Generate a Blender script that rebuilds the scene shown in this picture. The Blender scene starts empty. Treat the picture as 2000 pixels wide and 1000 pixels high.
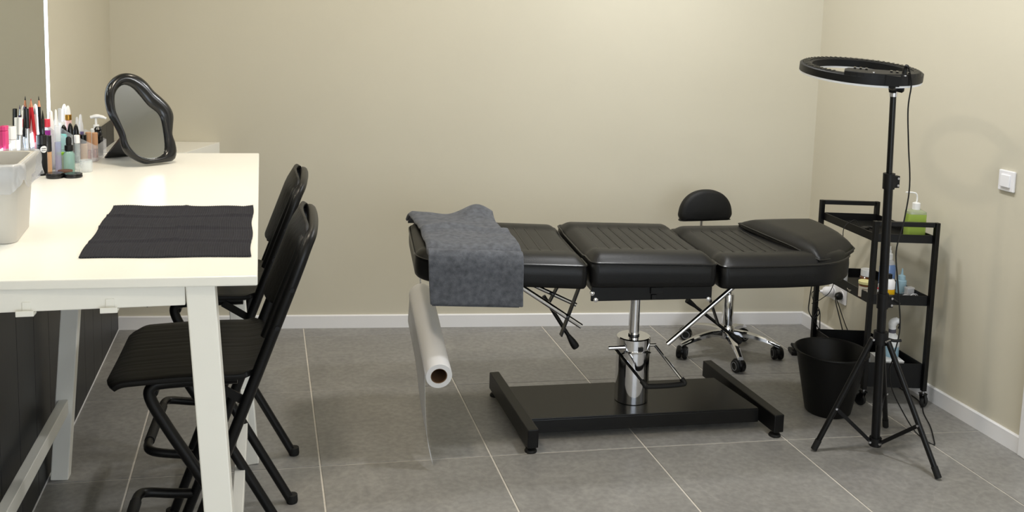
import bpy, bmesh, math, random
from mathutils import Vector, Matrix
random.seed(7)
PI = math.pi
S = bpy.context.scene
COL = S.collection

# ------------------------------------------------------------------ camera
cam_d = bpy.data.cameras.new('camera')
cam = bpy.data.objects.new('camera', cam_d)
COL.objects.link(cam)
pt, yw, rl = 0.120142, 0.242708, 0.03
fw = Vector((math.sin(yw)*math.cos(pt), math.cos(yw)*math.cos(pt), -math.sin(pt)))
r0 = Vector((math.cos(yw), -math.sin(yw), 0)); u0 = r0.cross(fw)
rt = r0*math.cos(rl) + u0*math.sin(rl); up = -r0*math.sin(rl) + u0*math.cos(rl)
M = Matrix((rt, up, -fw)).transposed().to_4x4()
M.translation = Vector((0.83405, -4.82061, 1.61552))
cam.matrix_world = M
cam_d.sensor_width = 36.0
cam_d.lens = 36.0*1826.369/2000.0
cam_d.shift_x = -0.01
cam_d.shift_y = (253.7134-500.0)/2000.0
cam_d.clip_start = 0.02
S.camera = cam

# ------------------------------------------------------------------ world, lights, exposure
w = bpy.data.worlds.new('world'); S.world = w; w.use_nodes = True
bg = w.node_tree.nodes['Background']
bg.inputs[0].default_value = (0.86, 0.93, 1.0, 1); bg.inputs[1].default_value = 1.0
def area(name, loc, target, sx, sy, power, color, shape='RECTANGLE', spread=PI):
    l = bpy.data.lights.new(name, 'AREA'); l.shape = shape; l.size = sx
    if shape in ('RECTANGLE', 'ELLIPSE'): l.size_y = sy
    l.energy = power; l.color = color; l.spread = spread
    o = bpy.data.objects.new(name, l); COL.objects.link(o); o.location = loc
    o.rotation_euler = (Vector(target)-Vector(loc)).to_track_quat('-Z', 'Y').to_euler()
    return o
# daylight through the shop window behind the camera
area('window_daylight', (2.0, -6.48, 1.45), (2.0, -3.0, 1.2), 2.5, 1.9, 31.0, (0.84, 0.92, 1.0))
# light of the recessed ceiling lamps (fixtures are built below)
WARM, NEUT = (1.0, 0.88, 0.70), (0.97, 0.985, 1.0)
LAMPS = [(2.45, -1.05, 10.0, NEUT, 'nearest the back wall'), (0.65, -2.25, 11.0, WARM, 'over the white table'), (2.55, -2.05, 13.5, NEUT, 'over the treatment bed'), (1.10, -0.85, 2.5, WARM, 'in the corner by the panelling'), (0.75, -4.6, 3.0, WARM, 'left of the shop window'), (3.0, -4.6, 3.0, NEUT, 'right of the shop window')]
CEIL = 2.72
for lx, ly, e, lc, ln in LAMPS:
    area('ceiling_lamp_light', (lx, ly, CEIL-0.022), (lx, ly, 0), 0.20, 0.20, e, lc, 'DISK')
S.view_settings.view_transform = 'Standard'
try: S.view_settings.look = 'None'
except Exception: pass
S.view_settings.exposure = 0.66
S.view_settings.gamma = 1.0
S.view_settings.use_curve_mapping = False

# ------------------------------------------------------------------ materials
def lin(c):
    return tuple(((v/255.0)/12.92 if v/255.0 <= 0.04045 else ((v/255.0+0.055)/1.055)**2.4) for v in c)
MATS = {}
def mat(name, rgb, rough=0.5, metal=0.0, noise=None, bump=None, coat=0.0, spec=0.5, emit=None, alpha=None, trans=0.0, ior=1.45, stretch=None, sheen=0.0):
    m = bpy.data.materials.new(name); m.use_nodes = True; MATS[name] = m
    nt = m.node_tree; b = nt.nodes['Principled BSDF']
    c = lin(rgb) + (1,)
    b.inputs['Base Color'].default_value = c
    b.inputs['Roughness'].default_value = rough
    b.inputs['Metallic'].default_value = metal
    b.inputs['Specular IOR Level'].default_value = spec
    b.inputs['Coat Weight'].default_value = coat
    b.inputs['Coat Roughness'].default_value = 0.15
    b.inputs['IOR'].default_value = ior
    b.inputs['Transmission Weight'].default_value = trans
    if sheen: b.inputs['Sheen Weight'].default_value = sheen
    if alpha is not None: b.inputs['Alpha'].default_value = alpha
    if emit:
        b.inputs['Emission Color'].default_value = lin(emit[0])+(1,)
        b.inputs['Emission Strength'].default_value = emit[1]
    if noise or bump:
        tc = nt.nodes.new('ShaderNodeTexCoord'); mp = nt.nodes.new('ShaderNodeMapping')
        nt.links.new(tc.outputs['Object'], mp.inputs['Vector'])
        if stretch: mp.inputs['Scale'].default_value = stretch
    if noise:
        sc, amt = noise[0], noise[1]
        n = nt.nodes.new('ShaderNodeTexNoise'); n.inputs['Scale'].default_value = sc; n.inputs['Detail'].default_value = 5
        nt.links.new(mp.outputs[0], n.inputs['Vector'])
        r = nt.nodes.new('ShaderNodeValToRGB')
        r.color_ramp.elements[0].position = 0.3; r.color_ramp.elements[1].position = 0.7
        r.color_ramp.elements[0].color = tuple(v*(1-amt) for v in c[:3])+(1,)
        r.color_ramp.elements[1].color = tuple(min(1, v*(1+amt)) for v in c[:3])+(1,)
        nt.links.new(n.outputs[0], r.inputs[0]); nt.links.new(r.outputs[0], b.inputs['Base Color'])
    if bump:
        n2 = nt.nodes.new('ShaderNodeTexNoise'); n2.inputs['Scale'].default_value = bump[0]; n2.inputs['Detail'].default_value = 3
        nt.links.new(mp.outputs[0], n2.inputs['Vector'])
        bp = nt.nodes.new('ShaderNodeBump'); bp.inputs['Strength'].default_value = bump[1]; bp.inputs['Distance'].default_value = 0.004
        nt.links.new(n2.outputs[0], bp.inputs['Height']); nt.links.new(bp.outputs[0], b.inputs['Normal'])
    return m
mat('wall_paint', (203, 197, 179), 0.75, noise=(1.5, 0.02), bump=(420, 0.06))
mat('ceiling_paint', (235, 232, 224), 0.9, noise=(2, 0.01))
mat('white_trim', (236, 235, 236), 0.38, noise=(3, 0.01))
mat('grout', (208, 202, 192), 0.85, noise=(60, 0.06))
mat('board_dark', (38, 39, 41), 0.45, noise=(7, 0.14), bump=(60, 0.05), stretch=(1, 1, 0.12))
mat('table_white', (240, 238, 230), 0.32, noise=(4, 0.012), bump=(300, 0.02))
mat('black_metal', (8, 8, 9), 0.38, noise=(40, 0.1), spec=0.35)
mat('black_gloss_metal', (13, 13, 13), 0.27, noise=(30, 0.1), spec=0.4)
mat('black_plastic', (8, 8, 9), 0.45, noise=(50, 0.1), spec=0.35)
mat('black_gloss', (12, 12, 13), 0.24, noise=(20, 0.1), coat=0.15)
mat('black_wood', (14, 13, 12), 0.45, noise=(60, 0.6), bump=(60, 0.4), stretch=(0.06, 1, 1), spec=0.25)
mat('leather', (11, 11, 12), 0.40, noise=(9, 0.12), bump=(260, 0.10), spec=0.32)
mat('piping', (9, 9, 10), 0.3, noise=(30, 0.1))
mat('pad_black', (8, 8, 9), 0.6, noise=(30, 0.1), bump=(300, 0.08))
mat('chrome', (225, 226, 230), 0.07, metal=1.0, noise=(12, 0.02))
mat('steel', (190, 190, 194), 0.28, metal=1.0, noise=(30, 0.05))
mat('rubber', (8, 8, 8), 0.65, noise=(60, 0.1))
mat('wheel_grey', (120, 120, 122), 0.6, noise=(40, 0.05))
mat('blanket', (86, 89, 96), 0.98, noise=(55, 0.30), bump=(420, 0.6), sheen=0.15, spec=0.15)
mat('paper_towel', (43, 43, 49), 0.85, noise=(40, 0.08), bump=(500, 0.2), spec=0.2)
mat('bin_grey', (196, 192, 184), 0.5, noise=(6, 0.02))
mat('socket_white', (238, 237, 240), 0.35, noise=(10, 0.01))
mat('frosted', (236, 238, 242), 0.6, noise=(10, 0.01))
mat('led_strip', (235, 245, 255), 0.5, noise=(5, 0.005), emit=((222, 240, 255), 2.6))
mat('lamp_glow', (255, 250, 240), 0.5, noise=(5, 0.005), emit=((255, 240, 220), 6.0))
mat('mirror', (205, 208, 205), 0.015, metal=1.0, noise=(3, 0.004))
mat('hand_mirror_glass', (188, 190, 190), 0.10, metal=1.0, noise=(3, 0.004))
mat('cardboard_core', (92, 66, 42), 0.9, noise=(30, 0.1))
mat('amber_glass', (105, 58, 22), 0.12, noise=(8, 0.05), coat=0.4)
mat('label_cream', (214, 205, 186), 0.7, noise=(25, 0.08))
mat('lid_yellow', (222, 212, 150), 0.5, noise=(10, 0.02))
mat('yellow_print', (236, 186, 16), 0.5, noise=(10, 0.02))
mat('blue_liquid', (132, 162, 214), 0.2, noise=(6, 0.05), trans=0.25)
mat('pale_blue', (172, 206, 222), 0.3, noise=(6, 0.04), trans=0.2)
mat('green_liquid', (190, 218, 104), 0.18, noise=(6, 0.04), trans=0.35)
mat('clear_top', (214, 224, 190), 0.2, trans=0.6, noise=(6, 0.03))
mat('white_plastic', (240, 240, 240), 0.35, noise=(10, 0.01))
mat('grey_band', (92, 90, 102), 0.6, noise=(200, 0.25))
mat('teal', (128, 204, 206), 0.35, noise=(8, 0.03))
mat('teal_glass', (176, 214, 204), 0.12, trans=0.55, noise=(8, 0.03))
mat('pale_green', (214, 224, 196), 0.25, trans=0.3, noise=(8, 0.03))
mat('lime', (150, 214, 48), 0.4, noise=(8, 0.03))
mat('skin_tone', (206, 162, 122), 0.3, noise=(10, 0.05))
mat('tan', (212, 178, 138), 0.25, noise=(10, 0.04))
mat('nude', (196, 150, 112), 0.3, noise=(10, 0.04))
mat('rose_gold', (196, 128, 104), 0.2, metal=0.9, noise=(10, 0.04))
mat('gold', (178, 132, 56), 0.25, metal=0.9, noise=(10, 0.05))
mat('red', (186, 26, 36), 0.35, noise=(12, 0.06))
mat('coral', (222, 62, 78), 0.35, noise=(12, 0.06))
mat('pink', (226, 66, 132), 0.35, noise=(12, 0.06))
mat('pale_pink', (232, 190, 186), 0.3, noise=(12, 0.04))
mat('lavender', (168, 162, 210), 0.2, trans=0.4, noise=(12, 0.05))
mat('purple', (96, 84, 128), 0.3, noise=(12, 0.06))
mat('magenta', (150, 34, 140), 0.35, noise=(12, 0.06))
mat('pencil_wood', (206, 142, 108), 0.6, noise=(40, 0.06))
mat('brown', (96, 60, 42), 0.5, noise=(20, 0.08))
mat('silver', (196, 198, 202), 0.22, metal=0.9, noise=(14, 0.05))
mat('print_black', (24, 24, 26), 0.6, noise=(20, 0.05))
def see_through(name, rgb, opac, rough=0.1):
    m = bpy.data.materials.new(name); m.use_nodes = True; MATS[name] = m
    nt = m.node_tree; b = nt.nodes['Principled BSDF']; out = nt.nodes['Material Output']
    b.inputs['Base Color'].default_value = lin(rgb)+(1,); b.inputs['Roughness'].default_value = rough
    tr = nt.nodes.new('ShaderNodeBsdfTransparent'); mx = nt.nodes.new('ShaderNodeMixShader')
    tc = nt.nodes.new('ShaderNodeTexCoord'); n = nt.nodes.new('ShaderNodeTexNoise'); n.inputs['Scale'].default_value = 14
    nt.links.new(tc.outputs['Object'], n.inputs['Vector'])
    ma = nt.nodes.new('ShaderNodeMapRange'); ma.inputs['To Min'].default_value = max(0, opac-0.06); ma.inputs['To Max'].default_value = min(1, opac+0.06)
    nt.links.new(n.outputs[0], ma.inputs['Value']); nt.links.new(ma.outputs[0], mx.inputs[0])
    nt.links.new(tr.outputs[0], mx.inputs[1]); nt.links.new(b.outputs[0], mx.inputs[2]); nt.links.new(mx.outputs[0], out.inputs[0])
    return m
see_through('acrylic', (236, 238, 246), 0.22, 0.08)
see_through('lavender_clear', (196, 190, 232), 0.38, 0.08)
see_through('clear_glass', (232, 240, 242), 0.30, 0.05)
see_through('clear_bag', (206, 208, 212), 0.55, 0.25)
see_through('clear_plastic', (235, 235, 238), 0.45, 0.15)
def film_mat(name, opac, rgb):
    m = bpy.data.materials.new(name); m.use_nodes = True; MATS[name] = m
    nt = m.node_tree; b = nt.nodes['Principled BSDF']; out = nt.nodes['Material Output']
    b.inputs['Base Color'].default_value = lin(rgb)+(1,); b.inputs['Roughness'].default_value = 0.35
    tl = nt.nodes.new('ShaderNodeBsdfTranslucent'); tl.inputs[0].default_value = lin(rgb)+(1,)
    tr = nt.nodes.new('ShaderNodeBsdfTransparent')
    m1 = nt.nodes.new('ShaderNodeMixShader'); m1.inputs[0].default_value = 0.12 if opac > 0.9 else 0.35
    m2 = nt.nodes.new('ShaderNodeMixShader')
    tc = nt.nodes.new('ShaderNodeTexCoord'); n = nt.nodes.new('ShaderNodeTexNoise'); n.inputs['Scale'].default_value = 5
    mr = nt.nodes.new('ShaderNodeMapRange'); mr.inputs['To Min'].default_value = opac-0.05; mr.inputs['To Max'].default_value = min(1.0, opac+0.05)
    nt.links.new(tc.outputs['Object'], n.inputs['Vector']); nt.links.new(n.outputs[0], mr.inputs['Value'])
    nt.links.new(b.outputs[0], m1.inputs[1]); nt.links.new(tl.outputs[0], m1.inputs[2])
    nt.links.new(mr.outputs[0], m2.inputs[0]); nt.links.new(tr.outputs[0], m2.inputs[1]); nt.links.new(m1.outputs[0], m2.inputs[2])
    nt.links.new(m2.outputs[0], out.inputs[0]); return m
film_mat('film_roll', 0.97, (240, 240, 242)); film_mat('film_sheet', 0.90, (226, 227, 230))
def tile_mat():
    m = bpy.data.materials.new('floor_tile'); m.use_nodes = True; MATS['floor_tile'] = m
    nt = m.node_tree; b = nt.nodes['Principled BSDF']; N = nt.nodes.new; L = nt.links.new
    tc = N('ShaderNodeTexCoord'); oi = N('ShaderNodeObjectInfo')
    va = N('ShaderNodeVectorMath'); va.operation = 'ADD'
    vm = N('ShaderNodeVectorMath'); vm.operation = 'SCALE'; vm.inputs['Scale'].default_value = 17.0
    cx = N('ShaderNodeCombineXYZ'); L(oi.outputs['Random'], cx.inputs[0]); L(oi.outputs['Random'], cx.inputs[1])
    L(cx.outputs[0], vm.inputs[0]); L(tc.outputs['Object'], va.inputs[0]); L(vm.outputs[0], va.inputs[1])
    n1 = N('ShaderNodeTexNoise'); n1.inputs['Scale'].default_value = 3.2; n1.inputs['Detail'].default_value = 8; n1.inputs['Roughness'].default_value = 0.62; n1.inputs['Distortion'].default_value = 0.8
    n2 = N('ShaderNodeTexNoise'); n2.inputs['Scale'].default_value = 45; n2.inputs['Detail'].default_value = 6
    n3 = N('ShaderNodeTexNoise'); n3.inputs['Scale'].default_value = 1.7; n3.inputs['Detail'].default_value = 3; n3.inputs['Distortion'].default_value = 1.6
    for n in (n1, n2, n3): L(va.outputs[0], n.inputs['Vector'])
    r1 = N('ShaderNodeValToRGB'); e = r1.color_ramp.elements
    e[0].position = 0.3; e[1].position = 0.72; e[0].color = lin((128, 126, 123))+(1,); e[1].color = lin((148, 146, 142))+(1,)
    L(n1.outputs[0], r1.inputs[0])
    r2 = N('ShaderNodeValToRGB'); e = r2.color_ramp.elements
    e[0].position = 0.35; e[1].position = 0.65; e[0].color = (0.86, 0.86, 0.86, 1); e[1].color = (1.08, 1.08, 1.08, 1)
    L(n2.outputs[0], r2.inputs[0])
    # pale veins: narrow band of a distorted noise
    r3 = N('ShaderNodeValToRGB'); e = r3.color_ramp.elements
    e[0].position = 0.485; e[0].color = (0, 0, 0, 1); e[1].position = 0.5; e[1].color = (0.13, 0.13, 0.13, 1)
    x = r3.color_ramp.elements.new(0.515); x.color = (0, 0, 0, 1)
    L(n3.outputs[0], r3.inputs[0])
    mu = N('ShaderNodeMixRGB'); mu.blend_type = 'MULTIPLY'; mu.inputs[0].default_value = 1
    L(r1.outputs[0], mu.inputs[1]); L(r2.outputs[0], mu.inputs[2])
    mv = N('ShaderNodeMixRGB'); mv.blend_type = 'MIX'; mv.inputs[2].default_value = lin((178, 174, 168))+(1,)
    L(r3.outputs[0], mv.inputs[0]); L(mu.outputs[0], mv.inputs[1]); L(mv.outputs[0], b.inputs['Base Color'])
    rr_ = N('ShaderNodeMapRange'); rr_.inputs['To Min'].default_value = 0.30; rr_.inputs['To Max'].default_value = 0.46
    L(n1.outputs[0], rr_.inputs['Value']); L(rr_.outputs[0], b.inputs['Roughness'])
    bp = N('ShaderNodeBump'); bp.inputs['Strength'].default_value = 0.10; bp.inputs['Distance'].default_value = 0.002
    L(n2.outputs[0], bp.inputs['Height']); L(bp.outputs[0], b.inputs['Normal'])
tile_mat()

# ------------------------------------------------------------------ geometry helpers
BASE = {}
def V(*a): return Vector(a[0] if len(a) == 1 else a)
def face(bm, vs):
    try: return bm.faces.new(vs)
    except ValueError: return None
def box(bm, c, s, rot=None):
    vs = []
    for x in (-.5, .5):
        for y in (-.5, .5):
            for z in (-.5, .5):
                p = Vector((x*s[0], y*s[1], z*s[2]))
                if rot is not None: p = rot @ p
                vs.append(bm.verts.new(p+Vector(c)))
    for f in ((0,1,3,2),(4,6,7,5),(0,4,5,1),(2,3,7,6),(0,2,6,4),(1,5,7,3)): face(bm, [vs[i] for i in f])
    return bm
def bar(bm, p0, p1, w, h, upv=(0,0,1)):
    p0, p1 = V(p0), V(p1); d = (p1-p0).normalized(); upv = Vector(upv)
    s = d.cross(upv); s = s.normalized() if s.length > 1e-5 else Vector((1,0,0)); u = s.cross(d)
    a = []
    for p in (p0, p1): a.append([bm.verts.new(p+s*w/2*i+u*h/2*j) for i, j in ((-1,-1),(1,-1),(1,1),(-1,1))])
    for k in range(4): face(bm, (a[0][k], a[0][(k+1)%4], a[1][(k+1)%4], a[1][k]))
    face(bm, a[0][::-1]); face(bm, a[1])
    return bm
def crom(pts, n=6, closed=False):
    P = [V(p) for p in pts]; out = []; N = len(P)
    rng = range(N if closed else N-1)
    for i in rng:
        if closed: p0, p1, p2, p3 = P[i-1], P[i], P[(i+1)%N], P[(i+2)%N]
        else: p0, p1, p2, p3 = P[max(i-1,0)], P[i], P[i+1], P[min(i+2,N-1)]
        for k in range(n):
            t = k/n
            out.append(0.5*((2*p1)+(p2-p0)*t+(2*p0-5*p1+4*p2-p3)*t*t+(3*p1-p0-3*p2+p3)*t**3))
    if not closed: out.append(P[-1])
    return out
def tube(bm, pts, r, seg=10, closed=False, caps=True, flat=1.0):
    P = [V(p) for p in pts]; N = len(P); rings = []
    nrm = None
    for i in range(N):
        if closed: d = (P[(i+1)%N]-P[i-1])
        else: d = P[min(i+1,N-1)]-P[max(i-1,0)]
        d.normalize()
        if nrm is None:
            nrm = d.orthogonal().normalized()
            if abs(d.z) < 0.95: nrm = (Vector((0,0,1))-d*d.z).normalized()
        else:
            nrm = (nrm-d*nrm.dot(d)).normalized()
        b = d.cross(nrm); rad = r[i] if isinstance(r, (list, tuple)) else r
        rings.append([bm.verts.new(P[i]+(nrm*math.cos(2*PI*k/seg)+b*math.sin(2*PI*k/seg)*flat)*rad) for k in range(seg)])
    for i in range(N if closed else N-1):
        A, B = rings[i], rings[(i+1)%N]
        for k in range(seg): face(bm, (A[k], A[(k+1)%seg], B[(k+1)%seg], B[k]))
    if caps and not closed: face(bm, rings[0][::-1]); face(bm, rings[-1])
    return bm
def lathe(bm, prof, c=(0,0,0), seg=24, Mx=None):
    rings = []; c = Vector(c)
    for r, z in prof:
        if r < 1e-6: p = Vector((0,0,z)); p = Mx @ p if Mx else p; rings.append([bm.verts.new(p+c)])
        else:
            row = []
            for k in range(seg):
                p = Vector((r*math.cos(2*PI*k/seg), r*math.sin(2*PI*k/seg), z)); p = Mx @ p if Mx else p
                row.append(bm.verts.new(p+c))
            rings.append(row)
    for A, B in zip(rings, rings[1:]):
        for k in range(seg):
            k2 = (k+1) % seg
            if len(A) == 1 and len(B) > 1: face(bm, (A[0], B[k2], B[k]))
            elif len(B) == 1 and len(A) > 1: face(bm, (A[k], A[k2], B[0]))
            elif len(A) > 1: face(bm, (A[k], A[k2], B[k2], B[k]))
    if len(rings[0]) > 1 and prof[0][0] > 1e-6 and prof[0] != prof[-1]: face(bm, rings[0][::-1])
    if len(rings[-1]) > 1 and prof[0] != prof[-1]: face(bm, rings[-1])
    return bm
def prism(bm, poly, z0, z1, Mx=None):
    a = [Vector((p[0], p[1], z0)) for p in poly]; b = [Vector((p[0], p[1], z1)) for p in poly]
    if Mx: a = [Mx @ p for p in a]; b = [Mx @ p for p in b]
    a = [bm.verts.new(p) for p in a]; b = [bm.verts.new(p) for p in b]; n = len(a)
    for k in range(n): face(bm, (a[k], a[(k+1)%n], b[(k+1)%n], b[k]))
    face(bm, a[::-1]); face(bm, b)
    return bm
def grid(bm, fn, nu, nv, closed_u=False):
    g = [[bm.verts.new(fn(i/nu, j/nv)) for j in range(nv+1)] for i in range(nu+1)]
    for i in range(nu):
        for j in range(nv): face(bm, (g[i][j], g[i+1][j], g[i+1][j+1], g[i][j+1]))
    return g
NEW = bmesh.new
def rrect(x0, x1, y0, y1, r, n=5):
    out = []
    for cx, cy, a0 in ((x1-r, y1-r, 0), (x0+r, y1-r, PI/2), (x0+r, y0+r, PI), (x1-r, y0+r, 1.5*PI)):
        for k in range(n+1):
            a = a0+PI/2*k/n; out.append((cx+r*math.cos(a), cy+r*math.sin(a)))
    return out
def loft(bm, loops, cap0=True, cap1=True):
    R = [[bm.verts.new(p) for p in l] for l in loops]; n = len(R[0])
    for A, B in zip(R, R[1:]):
        for k in range(n): face(bm, (A[k], A[(k+1) % n], B[(k+1) % n], B[k]))
    if cap0: face(bm, R[0][::-1])
    if cap1: face(bm, R[-1])
    return bm
def rotM(axis):   # matrix sending z to axis
    return Vector(axis).normalized().to_track_quat('Z', 'Y').to_matrix()
def obj(name, bm, m, parent=None, base=None, smooth=True, bevel=0.0, ang=38, solid=0.0, sub=0, seg=2):
    bmesh.ops.recalc_face_normals(bm, faces=bm.faces[:])
    if smooth:
        for f in bm.faces: f.smooth = True
        lim = math.radians(ang)
        for e in bm.edges:
            if len(e.link_faces) == 2 and e.calc_face_angle(0) > lim: e.smooth = False
    if parent is not None: off = BASE[parent]
    else: off = Vector(base) if base is not None else Vector((0,0,0))
    if off.length > 0: bmesh.ops.translate(bm, verts=bm.verts[:], vec=-off)
    me = bpy.data.meshes.new(name); bm.to_mesh(me); bm.free()
    me.materials.append(MATS[m] if isinstance(m, str) else m)
    o = bpy.data.objects.new(name, me); COL.objects.link(o)
    if parent is not None: o.parent = parent; BASE[o] = off
    else: o.location = off; BASE[o] = off
    if solid:
        md = o.modifiers.new('thickness', 'SOLIDIFY'); md.thickness = solid; md.offset = 0
    if bevel:
        md = o.modifiers.new('bevel', 'BEVEL'); md.width = bevel; md.segments = seg; md.limit_method = 'ANGLE'; md.angle_limit = math.radians(40)
    if sub:
        md = o.modifiers.new('subdivision', 'SUBSURF'); md.levels = sub; md.render_levels = sub
    return o
def tag(o, label, cat, group=None, kind=None):
    o['label'] = label; o['category'] = cat
    if group: o['group'] = group
    if kind: o['kind'] = kind
    return o
def thing(name, label, cat, loc=(0,0,0), rotz=0.0, group=None, local=False, kind=None):
    o = bpy.data.objects.new(name, None); COL.objects.link(o); o.empty_display_size = 0.05
    o.location = loc; o.rotation_euler = (0, 0, rotz)
    BASE[o] = Vector((0,0,0)) if local else Vector(loc)
    return tag(o, label, cat, group, kind)
def copy_tree(o, parent=None):
    c = o.copy(); COL.objects.link(c)
    if parent is not None: c.parent = parent
    for ch in list(o.children): copy_tree(ch, c)
    return c
def part_label(o, t): o['label'] = t; return o

# ------------------------------------------------------------------ room
A_ = Vector((-0.022, 0.06)); B_ = Vector((3.538, -0.39)); FY = -6.6
def left_x(y): return -0.022 + 0.0228*(0.06-y)
def right_x(y): return 3.538 + 0.0147*(-0.39-y)
C_ = Vector((right_x(FY), FY)); D_ = Vector((left_x(FY), FY))
ROOM = [A_, B_, C_, D_]
def clip(poly, p, q):      # keep the side to the right of p->q (room interior, clockwise order)
    out = []; n = len(poly); d = q-p
    side = lambda a: d.x*(a.y-p.y)-d.y*(a.x-p.x)
    for i in range(n):
        a, b = poly[i], poly[(i+1) % n]; sa, sb = side(a), side(b)
        if sa <= 1e-9: out.append(a)
        if (sa < -1e-9 and sb > 1e-9) or (sa > 1e-9 and sb < -1e-9): out.append(a+(b-a)*(sa/(sa-sb)))
    return out
def wall_box(bm, p, q, z0, z1, th):   # thickness outwards (left of p->q)
    d = (q-p).normalized(); n = Vector((-d.y, d.x))*th
    prism(bm, [(p.x, p.y), (q.x, q.y), (q.x+n.x, q.y+n.y), (p.x+n.x, p.y+n.y)], z0, z1)
    return bm
bm = NEW(); prism(bm, [(p.x, p.y) for p in (A_, B_, C_, D_)], -0.12, -0.0025)
floor = tag(obj('floor', bm, 'grout', smooth=False), 'grey stone-look square floor tiles with pale grout', 'floor', kind='structure')
def node(i, j):
    # laid grid of the tiles (rows run almost along the back wall)
    x = GX[0]+GX[1]*i+GX[2]*j+GX[3]*i*j+GX[4]*i*i
    y = GYc[0]+GYc[1]*i+GYc[2]*j+GYc[3]*i*j+GYc[4]*i*i
    return Vector((x, y))
GX = [0.2494, 0.6547, 0.0207, -0.0017, -0.0112]
GYc = [-0.1659, -0.0351, -0.6919, 0.0057, -0.0021]
for i in range(-1, 7):
    for j in range(-1, 10):
        g = 0.0031
        q = [node(i, j), node(i+1, j), node(i+1, j+1), node(i, j+1)]
        ctr = (q[0]+q[1]+q[2]+q[3])/4
        def ins(k):
            a, b, c = q[k], q[(k+1) % 4], q[k-1]
            return a+(b-a).normalized()*g+(c-a).normalized()*g
        poly = [ins(k) for k in range(4)]
        poly = poly[::-1] if ((poly[1]-poly[0]).cross(poly[2]-poly[0])) > 0 else poly
        for k in range(4): poly = clip(poly, ROOM[k], ROOM[(k+1) % 4])
        if len(poly) < 3: continue
        ar = 0.5*abs(sum(poly[k].cross(poly[(k+1) % len(poly)]) for k in range(len(poly))))
        if ar < 0.0015: continue
        b2 = NEW(); prism(b2, [(p.x-ctr.x, p.y-ctr.y) for p in poly], -0.010, 0.0)
        t = obj('tile', b2, 'floor_tile', smooth=False, bevel=0.0012, seg=1); t.parent = floor; t.location = (ctr.x, ctr.y, 0)
bm = NEW(); wall_box(bm, A_, B_, -0.12, CEIL, 0.12)
tag(obj('wall_back', bm, 'wall_paint', smooth=False), 'beige painted wall behind the black treatment bed', 'wall', kind='structure')
bm = NEW(); n_ = (B_-A_).normalized()
DY0, DY1, DH = -1.985, -2.86, 2.08
Pn = lambda y: Vector((right_x(y), y))
for p, q, z0, z1 in ((B_, Pn(DY0), -0.12, CEIL), (Pn(DY0), Pn(DY1), DH, CEIL), (Pn(DY1), C_, -0.12, CEIL)): wall_box(bm, p, q, z0, z1, 0.12)
tag(obj('wall_right', bm, 'wall_paint', smooth=False), 'beige painted side wall behind the black trolley', 'wall', kind='structure')
bm = NEW(); wall_box(bm, D_, A_, -0.12, CEIL, 0.12)
wl = tag(obj('wall_left', bm, 'wall_paint', smooth=False), 'beige side wall with dark panelling below and mirror above', 'wall', kind='structure')
bm = NEW()
for p, q, z0, z1 in ((C_, Vector((3.3, FY)), -0.12, CEIL), (Vector((0.7, FY)), D_, -0.12, CEIL), (Vector((3.3, FY)), Vector((0.7, FY)), 2.45, CEIL), (Vector((3.3, FY)), Vector((0.7, FY)), -0.12, 0.45)): wall_box(bm, p, q, z0, z1, 0.12)
tag(obj('wall_front', bm, 'wall_paint', smooth=False), 'beige wall with the shop window behind the viewer', 'wall', kind='structure')
win = thing('window_1', 'wide white framed shop window behind the viewer', 'window', (2.0, FY, 0.45), kind='structure')
for c, s in (((2.0, FY-0.05, 0.48), (2.6, 0.07, 0.06)), ((2.0, FY-0.05, 2.42), (2.6, 0.07, 0.06)), ((0.73, FY-0.05, 1.45), (0.06, 0.07, 1.88)), ((3.27, FY-0.05, 1.45), (0.06, 0.07, 1.88)), ((2.0, FY-0.05, 1.45), (0.05, 0.07, 1.88))):
    obj('window_frame', box(NEW(), c, s), 'white_trim', win, smooth=False)
bm = NEW(); prism(bm, [(p.x, p.y) for p in ROOM], CEIL, CEIL+0.1)
tag(obj('ceiling', bm, 'ceiling_paint', smooth=False), 'plain white ceiling with recessed lamps', 'ceiling', kind='structure')
# dark vertical panelling on the left wall: boards, each its own piece
ys = [0.045, -0.16, -0.42, -0.62, -0.81, -1.02, -1.22, -1.43, -1.632, -1.84, -2.05, -2.26, -2.47, -2.68, -2.9, -3.12, -3.34]
for a, b in zip(ys, ys[1:]):
    y0, y1 = a-0.0012, b+0.0012
    p, q = Vector((left_x(y0), y0)), Vector((left_x(y1), y1))
    bm = NEW(); prism(bm, [(p.x, p.y), (q.x, q.y), (q.x+0.010, q.y), (p.x+0.010, p.y)], 0.004, 1.062)
    obj('wall_panel', bm, 'board_dark', wl, smooth=False, bevel=0.0012, seg=1)
bm = NEW(); p, q = Vector((left_x(0.05), 0.05)), Vector((left_x(-3.34), -3.34))
prism(bm, [(p.x, p.y), (q.x, q.y), (q.x+0.0125, q.y), (p.x+0.0125, p.y)], 0.0, 0.004)
obj('floor_bead', bm, 'white_trim', wl, smooth=False)
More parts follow.
